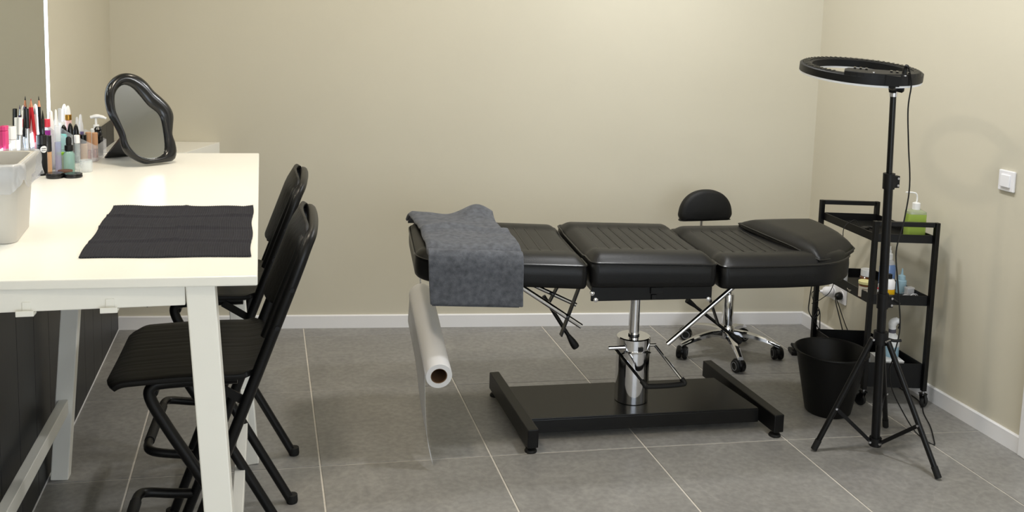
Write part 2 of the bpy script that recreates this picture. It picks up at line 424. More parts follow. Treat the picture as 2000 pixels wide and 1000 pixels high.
# baseboards
def skirting(name, p, q, label):
    d = (q-p).normalized(); n = Vector((d.y, -d.x)); bm = NEW(); h, t = 0.068, 0.012
    prof = [(0, 0), (t, 0), (t, h-0.004), (t-0.004, h), (0, h)]
    a = [bm.verts.new((p.x+n.x*x, p.y+n.y*x, z)) for x, z in prof]; b = [bm.verts.new((q.x+n.x*x, q.y+n.y*x, z)) for x, z in prof]
    for k in range(5): face(bm, (a[k], a[(k+1) % 5], b[(k+1) % 5], b[k]))
    face(bm, a[::-1]); face(bm, b)
    return tag(obj(name, bm, 'white_trim', smooth=False), label, 'baseboard', kind='structure')
mid = A_+n_*2.62
skirting('baseboard_back', A_+n_*0.012, mid-n_*0.0012, 'white baseboard along the back wall, left length')
skirting('baseboard_corner', mid+n_*0.0012, B_, 'white baseboard along the back wall, short length by the corner')
skirting('baseboard_right', B_+Vector((0.0, -0.012)), Pn(-1.958), 'white baseboard along the right wall under the switch')
# door beyond the right edge
door = thing('door_1', 'white door with white frame at the right edge of the room', 'door', (right_x(-2.4), -2.4, 0), kind='structure')
for y0, y1, z0, z1 in ((-1.958, -2.03, 0, DH+0.07), (-2.815, -2.887, 0, DH+0.07), (-2.03, -2.815, DH, DH+0.07)):
    bm = NEW(); x0 = right_x((y0+y1)/2)
    box(bm, (x0-0.006, (y0+y1)/2, (z0+z1)/2), (0.03, abs(y1-y0), z1-z0)); obj('door_frame', bm, 'white_trim', door, smooth=False, bevel=0.003)
bm = NEW(); x0 = right_x(-2.4); box(bm, (x0+0.035, -2.4225, DH/2+0.003), (0.04, 0.785, DH-0.01)); leaf = obj('door_leaf', bm, 'white_trim', door, smooth=False, bevel=0.003)
bm = NEW(); tube(bm, crom([(x0+0.02, -2.74, 1.0), (x0-0.035, -2.74, 1.0), (x0-0.04, -2.72, 1.0), (x0-0.04, -2.62, 1.0)], 4), 0.009); obj('door_handle', bm, 'steel', leaf)
# ceiling lamp fixtures
for lx, ly, e, lc, ln in LAMPS:
    t = thing('ceiling_lamp', 'round white recessed ceiling lamp '+ln, 'lamp', (lx, ly, CEIL), group='recessed ceiling lamps')
    obj('lamp_ring', lathe(NEW(), [(0.105, CEIL-0.012), (0.125, CEIL-0.012), (0.13, CEIL-0.001), (0.105, CEIL-0.001), (0.105, CEIL-0.012)], (lx, ly, 0), 32), 'white_trim', t)
    obj('lamp_diffuser', lathe(NEW(), [(0, CEIL-0.008), (0.104, CEIL-0.008), (0.104, CEIL-0.002), (0, CEIL-0.002)], (lx, ly, 0), 32), 'lamp_glow', t)

# ------------------------------------------------------------------ wall mirror on the left wall
yE, yN, zb, zt = -1.405, -2.75, 1.17, 2.25
mr = thing('wall_mirror', 'large frameless wall mirror with a lit white LED edge above the table', 'mirror', (left_x(-2), -2, 1.17))
def wl_quad(bm, ya, yb, z0, z1, t0, t1):
    prism(bm, [(left_x(ya)+t0, ya), (left_x(yb)+t0, yb), (left_x(yb)+t1, yb), (left_x(ya)+t1, ya)], z0, z1); return bm
obj('mirror_body', wl_quad(NEW(), yE, yN, zb, zt, 0.0015, 0.030), 'black_plastic', mr, smooth=False)
obj('mirror_pane', wl_quad(NEW(), yE-0.055, yN+0.055, zb+0.045, zt-0.045, 0.0302, 0.034), 'mirror', mr, smooth=False)
for ya, yb, z0, z1 in ((yE-0.010, yE-0.060, zb, zt), (yN+0.055, yN+0.004, zb, zt), (yE-0.055, yN+0.055, zt-0.045, zt), (yE-0.055, yN+0.055, zb, zb+0.045)):
    obj('led_strip', wl_quad(NEW(), ya, yb, z0, z1, 0.0302, 0.034), 'led_strip', mr, smooth=False)

# ------------------------------------------------------------------ white bar table
TZ = 1.09
tb = thing('bar_table', 'white wooden bar-height table with slanted legs and small hooks under its edge', 'table', (0.40, -2.1, 0))
bm = NEW()
prism(bm, [(0.062, -1.26), (0.715, -1.29), (0.767, -2.945), (0.075, -2.90)], TZ-0.020, TZ)
obj('table_top', bm, 'table_white', tb, smooth=False, bevel=0.003)
def leg(y, side):
    xf, xt = ((0.062, 0.148) if side < 0 else (0.690, 0.612)) if y > -2 else ((0.092, 0.165) if side < 0 else (0.722, 0.655))
    bm = NEW(); bar(bm, (xf, y, 0.0), (xt, y, TZ-0.021), 0.056, 0.045, (0, 1, 0))
    return obj('leg', bm, 'table_white', tb, smooth=False, bevel=0.003)
YN, YF = -2.89, -1.50
for y in (YN, YF):
    for s in (-1, 1): leg(y, s)
for y, xa, xb in ((YN, 0.185, 0.6265), (YF, 0.170, 0.585)):
    obj('apron', box(NEW(), ((xa+xb)/2, y, TZ-0.021-0.0225), (xb-xa, 0.030, 0.045)), 'table_white', tb, smooth=False, bevel=0.002)
for xa, xb in ((0.145, 0.150), (0.618, 0.650)):
    bm = NEW(); bar(bm, (xa, YF-0.024, TZ-0.0435), (xb, YN+0.024, TZ-0.0435), 0.022, 0.045); obj('apron', bm, 'table_white', tb, smooth=False, bevel=0.002)
for xa, xb in ((0.083, 0.098), (0.672, 0.702)):
    bm = NEW(); bar(bm, (xa, YF-0.024, 0.262), (xb, YN+0.024, 0.262), 0.030, 0.050); obj('stretcher', bm, 'table_white', tb, smooth=False, bevel=0.002)
for x in (0.338, 0.487):
    bm = NEW(); box(bm, (x, YN-0.020, TZ-0.021-0.0475), (0.032, 0.020, 0.004)); box(bm, (x, YN-0.030, TZ-0.021-0.044), (0.032, 0.004, 0.011))
    box(bm, (x, YN-0.0165, TZ-0.021-0.036), (0.016, 0.003, 0.022))
    obj('hook', bm, 'table_white', tb, smooth=False, bevel=0.001)

# white corner shelf behind the table
def back_pt(s, off=0.0):
    p = A_+n_*s; nn = Vector((n_.y, -n_.x)); return p+nn*off
sh = thing('corner_shelf', 'white shelf fixed in the corner between dark panelling and back wall', 'shelf', (0.2, -0.1, 0.93))
p1, p2 = back_pt(0.014, 0.002), back_pt(0.51, 0.002); p3, p4 = back_pt(0.43, 0.36), back_pt(0.055, 0.36)
obj('shelf_board', prism(NEW(), [(p1.x, p1.y), (p2.x, p2.y), (p3.x, p3.y), (p4.x, p4.y)], 0.885, 0.955), 'table_white', sh, smooth=False, bevel=0.002)
for s in (0.12, 0.40):
    a, b = back_pt(s, 0.002), back_pt(s, 0.28)
    bm = NEW(); bar(bm, (a.x, a.y, 0.86), (b.x, b.y, 0.876), 0.02, 0.016); bar(bm, (a.x, a.y+0.0, 0.885), (a.x, a.y, 0.72), 0.02, 0.006, (1, 0, 0)); obj('shelf_bracket', bm, 'table_white', sh, smooth=False)

# ------------------------------------------------------------------ ribbed black paper towel on the table
mc = [Vector((0.379, -2.231)), Vector((0.732, -2.272)), Vector((0.748, -2.795)), Vector((0.402, -2.765))]
def mat_fn(a, b):
    e = mc[0].lerp(mc[1], a).lerp(mc[3].lerp(mc[2], a), b)
    z = TZ+0.0022
    z += 0.0007*math.cos(2*PI*a*66)
    for k, c in enumerate((0.23, 0.48, 0.73)):
        d = (b-c-0.012*math.sin(5*a+k)*(1 if k != 1 else -0.6))/0.012
        z += 0.0048*math.exp(-d*d*0.8)*(0.7+0.3*math.sin(9*a+2*k)) - 0.0012*math.exp(-((d-2)**2))
    d = (a-0.52)/0.02; z += 0.0018*math.exp(-d*d)
    z += 0.0045*max(0, a-0.93)/0.07*max(0, 0.12-b)/0.12 + 0.002*max(0, 0.05-b)/0.05*(0.5+0.5*math.sin(17*a))
    e = e+Vector((0.002*math.sin(13*b), 0.0022*math.sin(11*a)))
    return Vector((e.x, e.y, z))
bm = NEW(); grid(bm, mat_fn, 264, 60)
tag(obj('paper_towel', bm, 'paper_towel', base=(0.57, -2.5, TZ), solid=0.0012), 'black ribbed paper towel unfolded on the white table corner', 'towel')

# ------------------------------------------------------------------ wavy black table mirror
hm = thing('table_mirror', 'black wavy-framed mirror standing on the white table', 'mirror', (0.36, -1.50, TZ))
bl_, br_ = Vector((0.352, -1.566, TZ)), Vector((0.436, -1.500, TZ))
ex = Vector((0.76, -0.28, 0)).normalized()         # across, nearly facing the viewer and turned to the right
ex = (br_-bl_).normalized(); back = Vector((-ex.y, ex.x, 0))
lean = 0.30
ey = (Vector((0, 0, 1))*math.cos(lean)+back*math.sin(lean)).normalized(); en = ex.cross(ey)
o0 = (bl_+br_)/2+Vector((0, 0, 0.0025))
def hmp(x, y, n=0.0): return o0+ex*x+ey*y+en*n
outer = [(-0.0435, 0.001), (-0.0774, 0.0187), (-0.1063, 0.0439), (-0.1148, 0.0737), (-0.1147, 0.1026), (-0.1257, 0.1376), (-0.14, 0.1726), (-0.1441, 0.2069), (-0.1414, 0.2408), (-0.1268, 0.2743), (-0.0997, 0.299), (-0.0624, 0.31), (-0.0243, 0.3018), (0.0044, 0.2796), (0.026, 0.2468), (0.0525, 0.2187), (0.0737, 0.1907), (0.0826, 0.1578), (0.0731, 0.119), (0.065, 0.0875), (0.0704, 0.0567), (0.068, 0.0249), (0.0535, 0.003), (0.021, 0.001), (-0.0124, 0.001)]
inner = [(-0.1103, 0.2398), (-0.0806, 0.2677), (-0.0501, 0.2595), (-0.0255, 0.227), (-0.0043, 0.1944), (0.0266, 0.1625), (0.033, 0.118), (0.0269, 0.0481), (0.009, 0.0235), (-0.0294, 0.0183), (-0.0714, 0.0316), (-0.0965, 0.0681), (-0.1042, 0.1114), (-0.1137, 0.1547), (-0.1196, 0.1891)]
cen = Vector((-0.035, 0.145, 0))
def by_angle(pts, n=84):
    c = crom([(x, y, 0) for x, y in pts], 8, True); out = []
    m = len(c)
    for k in range(n):
        a = 2*PI*k/n; d = Vector((math.cos(a), math.sin(a), 0)); best = None
        for i in range(m):
            p, q = c[i]-cen, c[(i+1) % m]-cen
            cp, cq = d.x*p.y-d.y*p.x, d.x*q.y-d.y*q.x
            if cp*cq <= 0 and abs(cp-cq) > 1e-9:
                s = cp/(cp-cq); r = (p+(q-p)*s); v = r.dot(d)
                if v > 0 and (best is None or v > best): best = v
        out.append(best if best else (out[-1] if out else 0.1))
    return [cen+Vector((math.cos(2*PI*k/n), math.sin(2*PI*k/n), 0))*out[k] for k in range(n)]
oL, iL = by_angle(outer), by_angle(inner)
bm = NEW(); rings = []
for po_, pi_ in zip(oL, iL):
    md, hf = (po_+pi_)/2, (po_-pi_)/2
    rings.append([hmp((md+hf*math.cos(f)).x, max((md+hf*math.cos(f)).y, 0.001), 0.012+0.019*math.sin(f)) for f in [2*PI*j/16 for j in range(16)]])
loft(bm, rings+[rings[0]], False, False); bmesh.ops.remove_doubles(bm, verts=bm.verts[:], dist=1e-6)
obj('mirror_frame', bm, 'black_gloss', hm, ang=80)
bm = NEW()
fr = [bm.verts.new(hmp(p.x, p.y, 0.017)) for p in [cen+(q-cen)*1.04 for q in iL]]; bk = [bm.verts.new(v.co-en*0.006) for v in fr]
face(bm, fr); face(bm, bk[::-1]); nn = len(fr)
for k in range(nn): face(bm, (fr[k], fr[(k+1) % nn], bk[(k+1) % nn], bk[k]))
obj('mirror_pane', bm, 'hand_mirror_glass', hm, smooth=False)
bm = NEW()
b0, b1, b2_ = hmp(-0.075, 0.13, -0.004), Vector((0.205, -1.385, TZ+0.001)), Vector((0.285, -1.335, TZ+0.001))
b3 = hmp(0.0, 0.13, -0.004)
v = [bm.verts.new(p) for p in (b0, b1, b2_, b3)]; face(bm, v)
obj('easel_stand', bm, 'black_gloss', hm, smooth=False, solid=0.006)

# ------------------------------------------------------------------ small grey waste bin with a bag on the table
wb = thing('waste_bin', 'small light grey waste bin with a clear liner at the left of the table', 'bin', (0.16, -2.53, TZ))
L3 = lambda l, z: [(x, y, z) for x, y in l]
WX0, WX1, WY0, WY1 = 0.080, 0.238, -2.625, -2.435
RB = Matrix.Rotation(0.09, 3, 'Z'); cB = Vector((0.16, -2.53, 0))
def spin(bm):
    bmesh.ops.rotate(bm, verts=bm.verts[:], cent=cB, matrix=RB); return bm
bm = NEW(); H = 0.175
loft(bm, [L3(rrect(WX0, WX1, WY0, WY1, 0.022), TZ+0.001), L3(rrect(WX0-.012, WX1+.008, WY0-.014, WY1+.014, 0.024), TZ+H*0.72), L3(rrect(WX0-.006, WX1+.014, WY0-.022, WY1+.022, 0.026), TZ+H*0.74), L3(rrect(WX0-.008, WX1+.018, WY0-.026, WY1+.026, 0.026), TZ+H-0.006),
          L3(rrect(WX0-.008, WX1+.022, WY0-.030, WY1+.030, 0.028), TZ+H-0.004), L3(rrect(WX0-.008, WX1+.022, WY0-.030, WY1+.030, 0.028), TZ+H), L3(rrect(WX0+.006, WX1+.006, WY0-.012, WY1+.012, 0.022), TZ+H), L3(rrect(WX0+.010, WX1+.000, WY0-.004, WY1+.004, 0.022), TZ+H-0.03), L3(rrect(WX0+.014, WX1-.01, WY0+.01, WY1-.01, 0.02), TZ+0.008)])
obj('bin_body', spin(bm), 'bin_grey', wb, ang=50)
bm = NEW()
lp = []
base_l = rrect(WX0-.008, WX1+.0235, WY0-.0315, WY1+.0315, 0.029, 12); nL = len(base_l)
rows = []
for k, (dz, dd) in enumerate(((0.004, -0.012), (0.004, 0.001), (-0.006, 0.003), (-0.022, 0.006), (-0.040, 0.005), (-0.058, 0.009))):
    row = []
    for i, (x, y) in enumerate(base_l):
        c = Vector((0.165, -2.53)); d = (Vector((x, y))-c).normalized()
        wv = math.sin(i*0.9+k)*0.003*(k > 1)+math.sin(i*2.3)*0.002*(k > 1)
        sag = 1.0 if k < 2 else 0.45+0.55*abs(math.sin(i*0.19+0.6))
        row.append((max(x+d.x*(dd+wv), left_x(-2.5)+0.003), y+d.y*(dd+wv), TZ+H+dz*sag))
    rows.append(row)
loft(bm, rows, False, False)
obj('bin_liner', spin(bm), 'clear_bag', wb, ang=180)

# ------------------------------------------------------------------ cosmetics on the table
def bottle(name, label, x, y, parts, group=None, cat='bottle', seg=18, z0=TZ, rot=None):
    t = thing(name, label, cat, (x, y, z0), group=group)
    for pn, prof, m in parts:
        bm = NEW(); lathe(bm, [(r, z) for r, z in prof], (0, 0, 0), seg)
        if rot is not None: bmesh.ops.transform(bm, matrix=rot.to_4x4(), verts=bm.verts[:])
        bmesh.ops.translate(bm, verts=bm.verts[:], vec=(x, y, z0))
        obj(pn, bm, m, t, ang=40)
    return t
def cyl(r, z0, z1, b=0.0012): return [(0, z0), (r-b, z0), (r, z0+b), (r, z1-b), (r-b, z1), (0, z1)]
def dome(r, z0, z1): return [(0, z0), (r, z0)]+[(r*math.cos(a), z0+(z1-z0)*math.sin(a)) for a in (0.4, 0.8, 1.15, 1.4)]+[(0, z1)]
for nm, lb, x, y, r, h in (('compact', 'black round compact nearest the table edge, beside the waste bin', 0.136, -1.775, 0.0248, 0.016),
                          ('compact', 'flat black round compact touching the other compact on its right', 0.185, -1.766, 0.0262, 0.0125),
                          ('compact', 'black compact with a brownish lid behind the two front compacts', 0.152, -1.716, 0.0215, 0.014)):
    bottle(nm, lb, x, y, [('compact_base', cyl(r, 0, h*0.55), 'black_gloss'), ('compact_lid', cyl(r*0.985, h*0.58, h), 'black_gloss' if h > 0.0145 or h < 0.0128 else 'brown')], 'compacts on the table', 'compact', 28)
bottle('concealer_tube', 'beige concealer tube with a tall black cap', 0.097, -1.686, [('tube_body', cyl(0.0112, 0, 0.067), 'skin_tone'), ('cap', cyl(0.0115, 0.068, 0.118), 'black_gloss')], cat='makeup')
bottle('gloss_tube', 'clear lavender tinted cosmetic tube next to the beige concealer tube', 0.121, -1.662, [('tube_body', cyl(0.0098, 0, 0.095), 'lavender_clear'), ('cap', cyl(0.0092, 0.096, 0.146), 'clear_plastic')], cat='makeup')
t = thing('cosmetic_stick', 'turquoise rounded cosmetic stick among the bottles', 'makeup', (0.114, -1.575, TZ))
bm = NEW(); loft(bm, [[(0.114+x*s, -1.575+y*s, TZ+z) for x, y in rrect(-0.0145, 0.0145, -0.009, 0.009, 0.006)] for s, z in ((0.94, 0), (1, 0.004), (1, 0.058))]); obj('stick_body', bm, 'teal', t)
bm = NEW(); loft(bm, [[(0.114+x*s, -1.575+y*s, TZ+z) for x, y in rrect(-0.0148, 0.0148, -0.0092, 0.0092, 0.006)] for s, z in ((1, 0.0592), (1, 0.100), (0.9, 0.106), (0.7, 0.108))]); obj('cap', bm, 'teal', t)
bottle('small_bottle', 'small pale bottle with a lime green lid in front of the turquoise stick', 0.121, -1.632, [('bottle_body', cyl(0.0115, 0, 0.049), 'pale_green'), ('lid', cyl(0.0124, 0.0495, 0.057), 'lime')])
bottle('dropper_bottle', 'clear teal dropper bottle with a black rubber dropper', 0.152, -1.661, [('bottle_body', [(0, 0), (0.0155, 0), (0.0162, 0.002), (0.0162, 0.056), (0.011, 0.064), (0.008, 0.066), (0, 0.066)], 'teal_glass'), ('collar', cyl(0.0125, 0.066, 0.084), 'black_plastic'), ('dropper_bulb', [(0, 0.084), (0.0075, 0.084), (0.0085, 0.095), (0.0078, 0.106), (0.004, 0.111), (0, 0.111)], 'rubber')])
bottle('clear_tube', 'slim clear tube with white cap right of the dropper bottle', 0.170, -1.632, [('tube_body', cyl(0.0088, 0, 0.085), 'clear_glass'), ('cap', cyl(0.0086, 0.086, 0.112), 'white_plastic')], cat='makeup')
bottle('glass_pot', 'small empty clear glass pot standing alone in front of the mirror', 0.202, -1.668, [('pot', [(0, 0), (0.018, 0), (0.0195, 0.003), (0.0202, 0.038), (0.0175, 0.038), (0.016, 0.010), (0, 0.008)], 'clear_glass')], cat='jar')
t = bottle('black_jar', 'black cosmetic jar with a round white label', 0.090, -1.725, [('jar_body', cyl(0.0142, 0, 0.094), 'black_plastic'), ('lid', cyl(0.0146, 0.095, 0.125), 'black_gloss')], cat='jar')
bm = NEW()
for k in range(24):
    pass
cen_a = -0.95
def on_cyl(u, v, r=0.01445): a = cen_a+u/r; return (0.090+r*math.cos(a), -1.725+r*math.sin(a), TZ+0.082+v)
ring = [bm.verts.new(on_cyl(0.0105*math.cos(2*PI*k/24), 0.0105*math.sin(2*PI*k/24), 0.0152)) for k in range(24)]; c0 = bm.verts.new(on_cyl(0, 0, 0.0152))
for k in range(24): face(bm, (c0, ring[k], ring[(k+1) % 24]))
lb = obj('round_label', bm, 'white_plastic', t, smooth=False)
bm = NEW()
for v0, wds in ((0.0022, (-0.0062, -0.0034, -0.0006, 0.0022, 0.005)), (-0.0042, (-0.0066, -0.004, -0.0012, 0.0018, 0.0046))):
    for u in wds:
        for du in (0, 0.0013):
            vs = [bm.verts.new(on_cyl(u+du+a, v0+b, 0.0156)) for a, b in ((-0.0003, -0.0014), (0.0005, -0.0014), (0.0005, 0.0014), (-0.0003, 0.0014))]; face(bm, vs)
        vs = [bm.verts.new(on_cyl(u+a, v0+b, 0.0156)) for a, b in ((0, -0.0002), (0.0016, -0.0002), (0.0016, 0.0005), (0, 0.0005))]; face(bm, vs)
obj('label_print', bm, 'print_black', lb, smooth=False)
bottle('foundation_bottle', 'tan foundation bottle with a black cap behind the glass pot', 0.150, -1.45, [('bottle_body', cyl(0.0148, 0.0, 0.060, 0.002), 'tan'), ('cap', cyl(0.0125, 0.061, 0.090), 'black_gloss')])
for x, y, h, d in ((0.158, -1.40, 0.092, 'left'), (0.173, -1.372, 0.087, 'right')):
    bottle('lipstick', 'nude lipstick with rose gold base, %s one of the pair' % d, x, y, [('lipstick_base', cyl(0.0092, 0, 0.030), 'rose_gold'), ('cap', cyl(0.0096, 0.031, h), 'nude')], 'nude lipsticks', 'lipstick')
bottle('black_bottle', 'black bottle with a faceted cap beside the table mirror stand', 0.176, -1.325, [('bottle_body', cyl(0.0145, 0, 0.070), 'black_gloss'), ('cap', [(0, 0.07), (0.013, 0.07), (0.0155, 0.078), (0.012, 0.086), (0.0145, 0.093), (0.009, 0.102), (0, 0.103)], 'black_gloss')], seg=9)
t = bottle('pump_bottle', 'bottle with a white pump head behind the makeup', 0.152, -1.235, [('bottle_body', cyl(0.019, 0, 0.085, 0.003), 'white_plastic'), ('pump_collar', cyl(0.010, 0.085, 0.098), 'white_plastic'), ('pump_stem', cyl(0.004, 0.098, 0.124), 'white_plastic')])
bm = NEW(); tube(bm, crom([(0.134, -1.235, TZ+0.124), (0.152, -1.235, TZ+0.128), (0.172, -1.24, TZ+0.127), (0.188, -1.243, TZ+0.121)], 4), [0.006]*3+[0.0075]*4+[0.006]*3+[0.004]*3, 8, flat=1.2); obj('pump_head', bm, 'white_plastic', t)
def nozzle(x, y, r, h, body, cap, label, name='small_bottle'):
    bottle(name, label, x, y, [('bottle_body', cyl(r, 0, h*0.62, 0.002), body), ('cap', [(0, h*0.62), (r*0.9, h*0.62), (r*0.85, h*0.78), (r*0.55, h*0.84), (r*0.42, h*0.97), (0, h)], cap)], 'small bottles on the table')
nozzle(0.139, -1.42, 0.0092, 0.157, 'purple', 'clear_plastic', 'dark purple bottle with a clear pointed cap')
nozzle(0.137, -1.462, 0.0092, 0.152, 'brown', 'clear_plastic', 'brown tinted bottle with a clear pointed cap')
bottle('serum_bottle', 'pink bottle with gold collar and rounded white top', 0.114, -1.48, [('bottle_body', cyl(0.0098, 0, 0.142), 'pale_pink'), ('collar', cyl(0.0104, 0.1425, 0.161), 'gold'), ('cap', dome(0.0078, 0.161, 0.191), 'white_plastic')])
nozzle(0.089, -1.60, 0.0118, 0.188, 'white_plastic', 'white_plastic', 'wide white bottle with pointed cap above the red cap')
nozzle(0.092, -1.548, 0.0080, 0.186, 'white_plastic', 'white_plastic', 'slimmest white bottle among the white caps')
bottle('small_bottle', 'white bottle with a straight clear cap', 0.101, -1.515, [('bottle_body', cyl(0.0112, 0, 0.14), 'white_plastic'), ('cap', cyl(0.0098, 0.141, 0.185), 'clear_plastic')], 'small bottles on the table')
bottle('small_bottle', 'white bottle with the tallest rounded white cap', 0.090, -1.42, [('bottle_body', cyl(0.0105, 0, 0.15), 'white_plastic'), ('cap', dome(0.0100, 0.151, 0.190), 'white_plastic')], 'small bottles on the table')
bottle('nail_polish', 'clear nail polish bottle with a coral red ribbed cap', 0.081, -1.622, [('bottle_body', cyl(0.0108, 0, 0.126), 'magenta'), ('neck', cyl(0.0100, 0.1262, 0.136), 'clear_plastic'), ('cap', cyl(0.0106, 0.1365, 0.162), 'coral')], seg=10)
for x, y, r, h, d in ((0.109, -1.525, 0.0122, 0.132, 'widest'), (0.125, -1.508, 0.0106, 0.136, 'tallest'), (0.138, -1.488, 0.0098, 0.130, 'rightmost')):
    bottle('dark_jar', 'black jar with a rounded lid, %s of the three dark ones' % d, x, y, [('jar_body', cyl(r, 0, h*0.7), 'black_gloss'), ('lid', dome(r*0.95, h*0.71, h), 'black_gloss')], 'dark jars on the table', 'jar')
def pencil(label, p0, p1, r, body, tip, name='cosmetic_pencil', cat='pencil'):
    p0, p1 = Vector(p0), Vector(p1); L = (p1-p0).length; Q = (p1-p0).to_track_quat('Z', 'Y').to_matrix()
    bottle(name, label, p0.x, p0.y, [('pencil_body', cyl(r, 0, L*0.86, 0.0004), body), ('pencil_tip', [(0, L*0.86), (r*0.95, L*0.86), (r*0.45, L*0.945), (0, L*0.95)], tip), ('pencil_lead', [(0, L*0.952), (r*0.42, L*0.947), (r*0.12, L), (0, L)], body)], 'pencils and brushes in the cups', cat, 8, p0.z, Q)
cz = TZ+0.004
pencil('red cosmetic pencil with bare wooden tip', (0.072, -1.69, cz), (0.050, -1.675, TZ+0.237), 0.0046, 'red', 'pencil_wood')
pencil('black cosmetic pencil with bare wooden tip', (0.078, -1.675, cz), (0.070, -1.66, TZ+0.237), 0.0046, 'black_gloss', 'pencil_wood')
pencil('slim pale pink cosmetic pencil', (0.062, -1.665, cz), (0.054, -1.645, TZ+0.208), 0.0040, 'pale_pink', 'silver')
pencil('short black applicator stick right of the pencils', (0.083, -1.665, cz), (0.085, -1.682, TZ+0.196), 0.0042, 'black_gloss', 'black_gloss')
pencil('thin purple grey brush with pointed tip', (0.073, -1.77, cz), (0.060, -1.785, TZ+0.222), 0.0040, 'purple', 'silver', 'makeup_brush', 'brush')
pencil('thin black brush beside the purple brush', (0.066, -1.775, cz), (0.049, -1.765, TZ+0.198), 0.0040, 'black_gloss', 'black_gloss', 'makeup_brush', 'brush')
pencil('brown wooden brush at the left picture edge', (0.066, -1.93, cz), (0.040, -1.94, TZ+0.262), 0.0035, 'brown', 'frosted', 'makeup_brush', 'brush')
for k, (p0, p1, lb) in enumerate((((0.070, -1.83, cz), (0.042, -1.79, TZ+0.222), 'silver tube leaning left in the makeup cup'), ((0.074, -1.815, cz), (0.070, -1.80, TZ+0.213), 'upright silver tube in the makeup cup'), ((0.058, -1.85, cz), (0.060, -1.83, TZ+0.19), 'shorter silver tube between the leaning tubes'))):
    p0, p1 = Vector(p0), Vector(p1); L = (p1-p0).length; Q = (p1-p0).to_track_quat('Z', 'Y').to_matrix()
    bottle('cosmetic_tube', lb, p0.x, p0.y, [('tube_body', cyl(0.0064, 0, L*0.72), 'silver'), ('cap', cyl(0.0060, L*0.725, L), ('white_plastic', 'black_gloss', 'white_plastic')[k])], 'silver tubes in the cup', 'tube', 12, p0.z, Q)
bottle('white_jar', 'tall white jar at the left edge of the makeup', 0.052, -1.905, [('jar_body', cyl(0.0155, 0, 0.135), 'white_plastic'), ('lid', cyl(0.016, 0.136, 0.172), 'white_plastic')], cat='jar')
t = thing('pink_box', 'bright pink small cosmetic box at the left picture edge', 'box', (0.055, -1.99, TZ))
obj('box_body', box(NEW(), (0.056, -1.99, TZ+0.086), (0.022, 0.03, 0.17)), 'pink', t, smooth=False, bevel=0.001)
obj('box_flap', box(NEW(), (0.056, -1.99, TZ+0.178), (0.0222, 0.0302, 0.012)), 'pink', t, smooth=False, bevel=0.001)
# clear acrylic organisers
def organiser(label, x0, x1, y0, y1, h0, h1):
    t = thing('acrylic_organiser', label, 'organiser', ((x0+x1)/2, (y0+y1)/2, TZ), group='clear acrylic organisers')
    th = 0.0022
    obj('bottom_panel', box(NEW(), ((x0+x1)/2, (y0+y1)/2, TZ+0.0015), (x1-x0, y1-y0, 0.002)), 'acrylic', t, smooth=False)
    for y in (y0, y1):
        bm = NEW(); vs = [(x0, TZ+.003), (x1, TZ+.003), (x1, TZ+h1), (x0, TZ+h0)]
        a = [bm.verts.new((x, y-th/2, z)) for x, z in vs]; b = [bm.verts.new((x, y+th/2, z)) for x, z in vs]
        face(bm, a); face(bm, b[::-1])
        for k in range(4): face(bm, (a[k], a[(k+1) % 4], b[(k+1) % 4], b[k]))
        obj('side_panel', bm, 'acrylic', t, smooth=False)
    for x, h in ((x0, h0), (x1, h1)): obj('end_panel', box(NEW(), (x, (y0+y1)/2, TZ+.003+h/2-.0015), (th, y1-y0-th, h-.003)), 'acrylic', t, smooth=False)
organiser('clear acrylic organiser around the bottles', 0.064, 0.138, -1.612, -1.535, 0.15, 0.10)
organiser('low clear acrylic organiser around the lipsticks', 0.128, 0.196, -1.472, -1.302, 0.09, 0.055)
organiser('clear acrylic cup holding the pencils', 0.041, 0.0985, -1.7085, -1.642, 0.10, 0.10)
organiser('clear acrylic cup holding the brushes and silver tubes', 0.036, 0.09, -1.868, -1.755, 0.085, 0.085)

